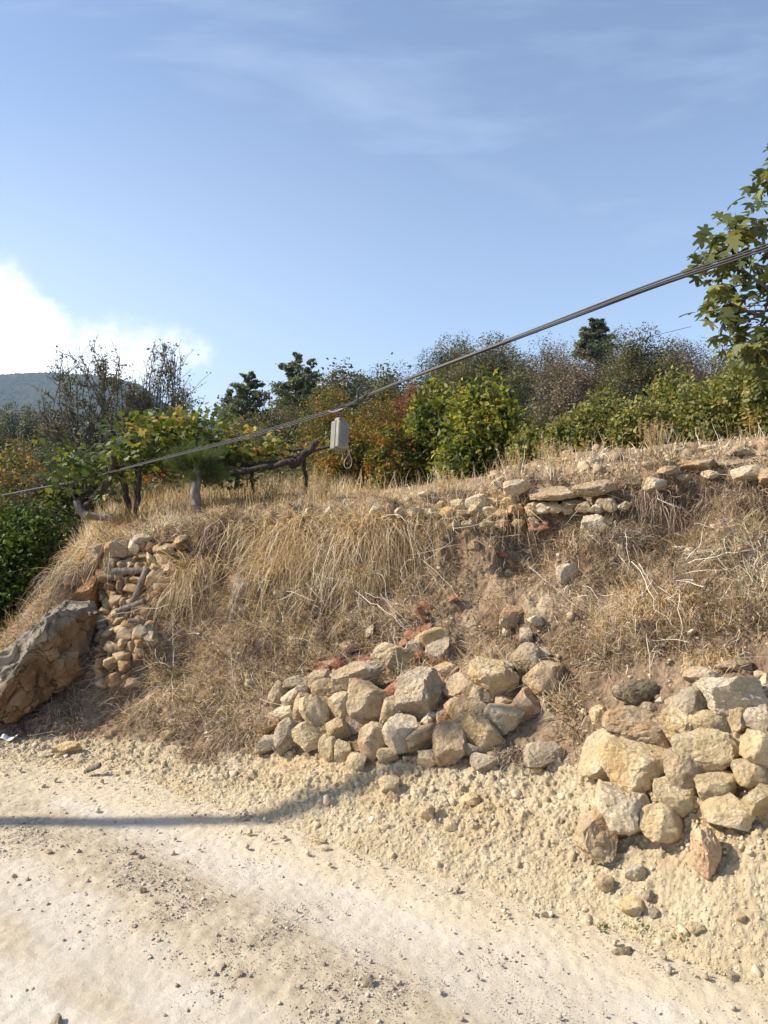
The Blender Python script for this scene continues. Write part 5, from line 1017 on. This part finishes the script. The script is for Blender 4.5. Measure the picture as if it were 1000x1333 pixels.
tl = []; LP = []; LD = []; r = rg(12)
for pp, a, b in FL:
    pp = [(a_+18, b_) for a_, b_ in pp]; q = ln(pp, FY, 26); q[:, 1] += .25*noise(q, 1.5, 5)+r.uniform(-.15, .15)*np.linspace(0, 1, 26); tl.append(tube(q, np.linspace(a, b, 26), 6, 2, .05))
    tg = nrm(np.gradient(q, axis=0))
    for j in range(8, 26):
        for m in range((j % 2) if j < 22 else 3):
            d = r.normal(size=3)*np.array([.8, .8, .5])+tg[j]*.5; d /= np.linalg.norm(d); pe = q[j]+d*r.uniform(.03, .10); tl.append(tube([q[j], pe], [.0028, .0018], 3)); LP.append(pe); LD.append(d*.8+np.array([0, 0, -.55])+r.normal(size=3)*.25)
for (x, y, n_, w_, h_) in [(965, 370, 26, 26, 24), (985, 410, 44, 24, 36), (945, 330, 40, 26, 18), (950, 300, 26, 18, 16), (930, 395, 22, 14, 16), (990, 235, 24, 9, 16), (1000, 350, 30, 18, 50), (925, 290, 8, 8, 8), (965, 445, 46, 26, 16), (1000, 455, 36, 20, 20), (915, 330, 12, 10, 10), (1060, 350, 140, 36, 80), (996, 275, 6, 6, 6)]:
    c = P(x, y, FY); s = FY/F
    for m in range(n_): LP.append(c+r.normal(size=3)*np.array([w_*s*.75, .16, h_*s*.75])); LD.append(r.normal(size=3)*.7+[0, 0, -.4])
V, Fc = join(tl); child('limbs', V, Fc, BARK_G, fg); LP = np.array(LP)
LP[:, 0] += .05*(LP[:, 2] < 3.4); V, Fc, A = leaves(LP, .095, 'fig', 5, .9, d=np.array(LD)); child('foliage', V, Fc, L_FIG, fg, attrs={'rnd': A}, smooth=False)
# --- distant woods on the ridge
r = rg(55); n = 300; sx = r.uniform(-.13, 1.0, n); Yr = r.uniform(34, 82, n); C_ = np.stack([sx*Yr, Yr, np.zeros(n)], 1); C_[:, 2] = HH(C_[:, 0], C_[:, 1]); pts_ = []; sz_ = []
for i in range(n):
    h_ = r.uniform(1.2, 2.9); c = C_[i]+[0, 0, h_*.55]; q, _ = crown_pts(c, (h_*.55, h_*.5, h_*.6), 1700, 900+i, 9); pts_.append(q)
p = np.concatenate(pts_); V, Fc, A = leaves(p, .17, 'kite', 4, .2, rnd=np.clip(.5+.6*fbm(p, .25, 2, 6)+r.normal(0, .2, len(p)), 0, 1)); tag(mesh('distant_wood', V, Fc, L_FAR, attrs={'rnd': A}, smooth=False), 'distant mixed wood covering the slope up to the skyline', 'wood', kind='stuff')
# undergrowth closing the terrace behind the bushes
r = rg(56); n = 60000; Yu = r.uniform(9.5, 26, n); su = r.uniform(-.62, .75, n); p = np.stack([su*Yu, Yu, np.zeros(n)], 1); p[:, 2] = np.where(Yu < 10.5, 1.6, HH(p[:, 0], p[:, 1])-.1)+r.random(n)**1.5*(.25+.9*np.clip(.4+fbm(p, .35, 3, 3), .05, 1))*sm(9, 12, Yu)
V, Fc, A = leaves(p, .075, 'kite', 7, .3, rnd=np.clip(.5+.7*fbm(p, .5, 2, 16)+r.normal(0, .2, n), 0, 1)); tag(mesh('undergrowth', V, Fc, L_OLV, attrs={'rnd': A}, smooth=False), 'low scrub covering the ground between the trees', 'undergrowth', kind='stuff')

# ------------------------------------------------------------------ overhead cable, knot and hanging box
def cab(px, py):                                         # depth along the cable: nearer towards the right
    iv = np.interp(px, [-300, 0, 1000, 1500], [1/10.5, 1/8., 1/3.15, 1/2.45]); return P(px, py, 1/iv)
def mesh_tube(name, q, rad, mat, root, sides=8): V, Fc = tube(q, rad, sides); return child(name, V, Fc, mat, root)
cbl = empty('overhead_cable', tuple(cab(475, 513)), 'bundle of black cables sagging from lower left to upper right', 'cable')
LP_ = [(-260, 700), (0, 645), (95, 627), (200, 600), (320, 569), (440, 532), (474, 516)]; RP_ = [(474, 516), (520, 497), (620, 459), (740, 413), (860, 368), (1000, 321), (1300, 215)]
for k, (oy, oz, rd) in enumerate([(0, 0, .0048), (.008, .008, .004), (-.006, -.008, .004), (.008, -.008, .0038)]):
    for j, pp in enumerate((LP_, RP_)):
        q = smooth_line([cab(a, b) for a, b in pp], 60 if j == 0 else 52)
        if j == 1: dd = q[-1]-q[-4]; q = np.concatenate([q, q[-1]+dd/np.linalg.norm(dd)*np.linspace(.9, 9, 8)[:, None]])
        ph = np.linspace(0, 5, 60)+k*1.6; ex = min(k, 1)
        q = q+np.stack([0*ph, oy+.004*np.sin(ph)*ex, oz+.004*np.cos(ph*1.3)*ex], 1); 
        if not (j == 0 and k == 3): mesh_tube('strand', q, rd*(.75 if j == 0 else 1.), CABLE, cbl)
Yk = float(cab(475, 513)[1])
def kl(pp, dy=0.): return smooth_line([P(a, b, Yk+dy) for a, b in pp], 30)
mesh_tube('cable_loop', kl([(466, 520), (466, 508), (472, 503), (481, 504), (484, 512), (478, 521), (468, 521)], -.02), .0045, CABLE, cbl)
mesh_tube('cable_loop', kl([(468, 524), (476, 526), (484, 520), (488, 512), (498, 506)], -.03), .005, CABLE, cbl)
mesh_tube('slack_strand', kl([(430, 533), (440, 530), (455, 528), (465, 521), (478, 513), (495, 505)], .03), .004, CABLE, cbl)
mesh_tube('cable_tail', kl([(441, 527), (436, 520), (431, 515)], -.01), .0035, CABLE, cbl)
mesh_tube('cable_tail', kl([(427, 535), (434, 536), (446, 532)], -.02), .004, WIREM, cbl)
cl_, Fc = tube([P(464, 519, Yk-.01), P(470, 508, Yk-.01), P(481, 505, Yk-.01)], [.008, .014, .008], 10); child('clamp', cl_, Fc, STEEL, cbl)
hb = empty('junction_box', tuple(P(442, 535, Yk)), 'pale grey beige plastic box hanging from the cable', 'electrical box')
s = Yk/F
def rbox(name, sx, sy, sz, bev, mat, root, loc, rot):
    import bmesh
    bm = bmesh.new(); bmesh.ops.create_cube(bm, size=1); bmesh.ops.scale(bm, vec=(sx, sy, sz), verts=bm.verts); bmesh.ops.bevel(bm, geom=bm.edges[:], offset=bev, segments=3, affect='EDGES', profile=.6)
    me = bpy.data.meshes.new(name); bm.to_mesh(me); bm.free(); me.materials.append(mat); o = bpy.data.objects.new(name, me); COL.objects.link(o); o.parent = root; o.location = loc; o.rotation_euler = rot; return o
br = (R(-6), R(9), R(42))
c0 = Vector(P(442, 567, Yk))-hb.location; Mr = Euler(br).to_matrix()
box_b = rbox('body', .076, .046, .178, .008, BOXD, hb, c0+Mr@Vector((0, .02, 0)), br)
lid = rbox('lid', .084, .034, .168, .012, BOXM, hb, c0+Mr@Vector((0, -.026, 0)), br)
rbox('latch', .026, .012, .016, .003, BOXD, hb, c0+Mr@Vector((0, -.042, -.066)), br); rbox('latch', .026, .012, .014, .003, BOXD, hb, c0+Mr@Vector((0, -.042, .066)), br); rbox('end_cap', .056, .05, .028, .008, BOXM, hb, c0+Mr@Vector((0, 0, .095)), br); rbox('lid_panel', .056, .01, .10, .004, BOXD, hb, c0+Mr@Vector((0, -.041, 0)), br)
mesh_tube('hanger', kl([(441, 531), (440, 540), (441, 550)]), .003, CABLE, hb); mesh_tube('hanger', kl([(443, 530), (444, 540), (443, 550)], -.01), .003, CABLE, hb); mesh_tube('hanger', kl([(438, 531), (438, 542), (439, 550)], .02), .004, STEEL, hb)
mesh_tube('wire_loop', kl([(450, 575), (454, 588), (458, 600), (456, 608), (450, 609), (448, 602), (452, 594), (455, 588), (453, 580)], .02), .002, WIREM, hb)
mesh_tube('wire_end', kl([(445, 588), (446, 594), (445, 599)], .01), .002, WIREM, hb)
def wire(label, pp, Y0, Y1, rad):
    q = smooth_line([P(a, b, Y0+(Y1-Y0)*i/(len(pp)-1)) for i, (a, b) in enumerate(pp)], 40); V, Fc = tube(q, rad, 5); tag(mesh('thin_wire', V, Fc, CABLE, loc=tuple(q[0])), label, 'wire', 'thin distant wires')
wire('upper thin wire crossing before the round olive tree', [(590, 500), (640, 490), (700, 474), (900, 425)], 20, 28, .009)
wire('lower thin wire crossing before the round olive tree', [(590, 512), (640, 503), (700, 487), (900, 448)], 20, 28, .009)
wire('thin wire running level behind the vine leaves at left', [(-60, 624), (80, 619), (180, 618), (236, 612)], 6.9, 6.9, .003)
wire('thin wire at the far left above the ivy bush', [(-80, 612), (0, 616), (60, 622), (110, 622)], 6.8, 6.8, .004)
# pole outside the frame at the left: it throws the long shadow over the road
tp = empty('utility_pole', (-6.9, 3.47, 0), 'round wooden utility pole left of the view casting the long shadow', 'pole')
V, Fc = tube([(-6.9, 3.47, -.3), (-6.9, 3.47, 3.), (-6.9, 3.47, 6.45)], [.065, .06, .05], 14); child('shaft', V, Fc, WOOD, tp)
V, Fc = tube([(-6.9, 3.47, 6.45), (-6.9, 3.47, 6.47), (-6.9, 3.47, 6.5)], [.055, .055, .01], 14); child('cap', V, Fc, STEEL, tp)
# scrap of white plastic on the verge
q0, n0 = hit(13, 965); r = rg(3); k = 9; gx, gy = np.meshgrid(np.linspace(-1, 1, k), np.linspace(-1, 1, k), indexing='ij'); gp_ = np.stack([gx.ravel()*.05, gy.ravel()*.02, 0*gx.ravel()], 1); gp_[:, 2] = .012*noise(gp_, 40, 3)+.02*np.abs(gx.ravel())**2+.01
o = mesh('plastic_scrap', gp_, grid_faces(k, k), LITTER); o.location = q0+np.array([0, 0, .01]); o.rotation_euler = (.3, 0, -.2); sd = o.modifiers.new('thickness', 'SOLIDIFY'); sd.thickness = .002; tag(o, 'crumpled white plastic scrap lying on the verge at far left', 'litter')
# ------------------------------------------------------------------ haze
def haze():
    x0, x1, y0, y1, z0, z1 = -1600, 1600, -1600, 1700, -45, 190
    V = np.array([[x, y, z] for x in (x0, x1) for y in (y0, y1) for z in (z0, z1)], float); Fc = np.array([[0, 1, 3, 2], [4, 6, 7, 5], [0, 4, 5, 1], [2, 3, 7, 6], [0, 2, 6, 4], [1, 5, 7, 3]])
    m = bpy.data.materials.new('haze_air'); m.use_nodes = True; nt = m.node_tree; nt.nodes.remove(nt.nodes['Principled BSDF']); v = nt.nodes.new('ShaderNodeVolumePrincipled')
    v.inputs['Density'].default_value = .00024; v.inputs['Color'].default_value = (.5, .68, 1.0, 1); v.inputs['Anisotropy'].default_value = .2
    nt.links.new(v.outputs[0], nt.nodes['Material Output'].inputs['Volume']); tag(mesh('haze', V, Fc, m, smooth=False), 'thin blue haze filling the air', 'haze', kind='stuff')
haze()
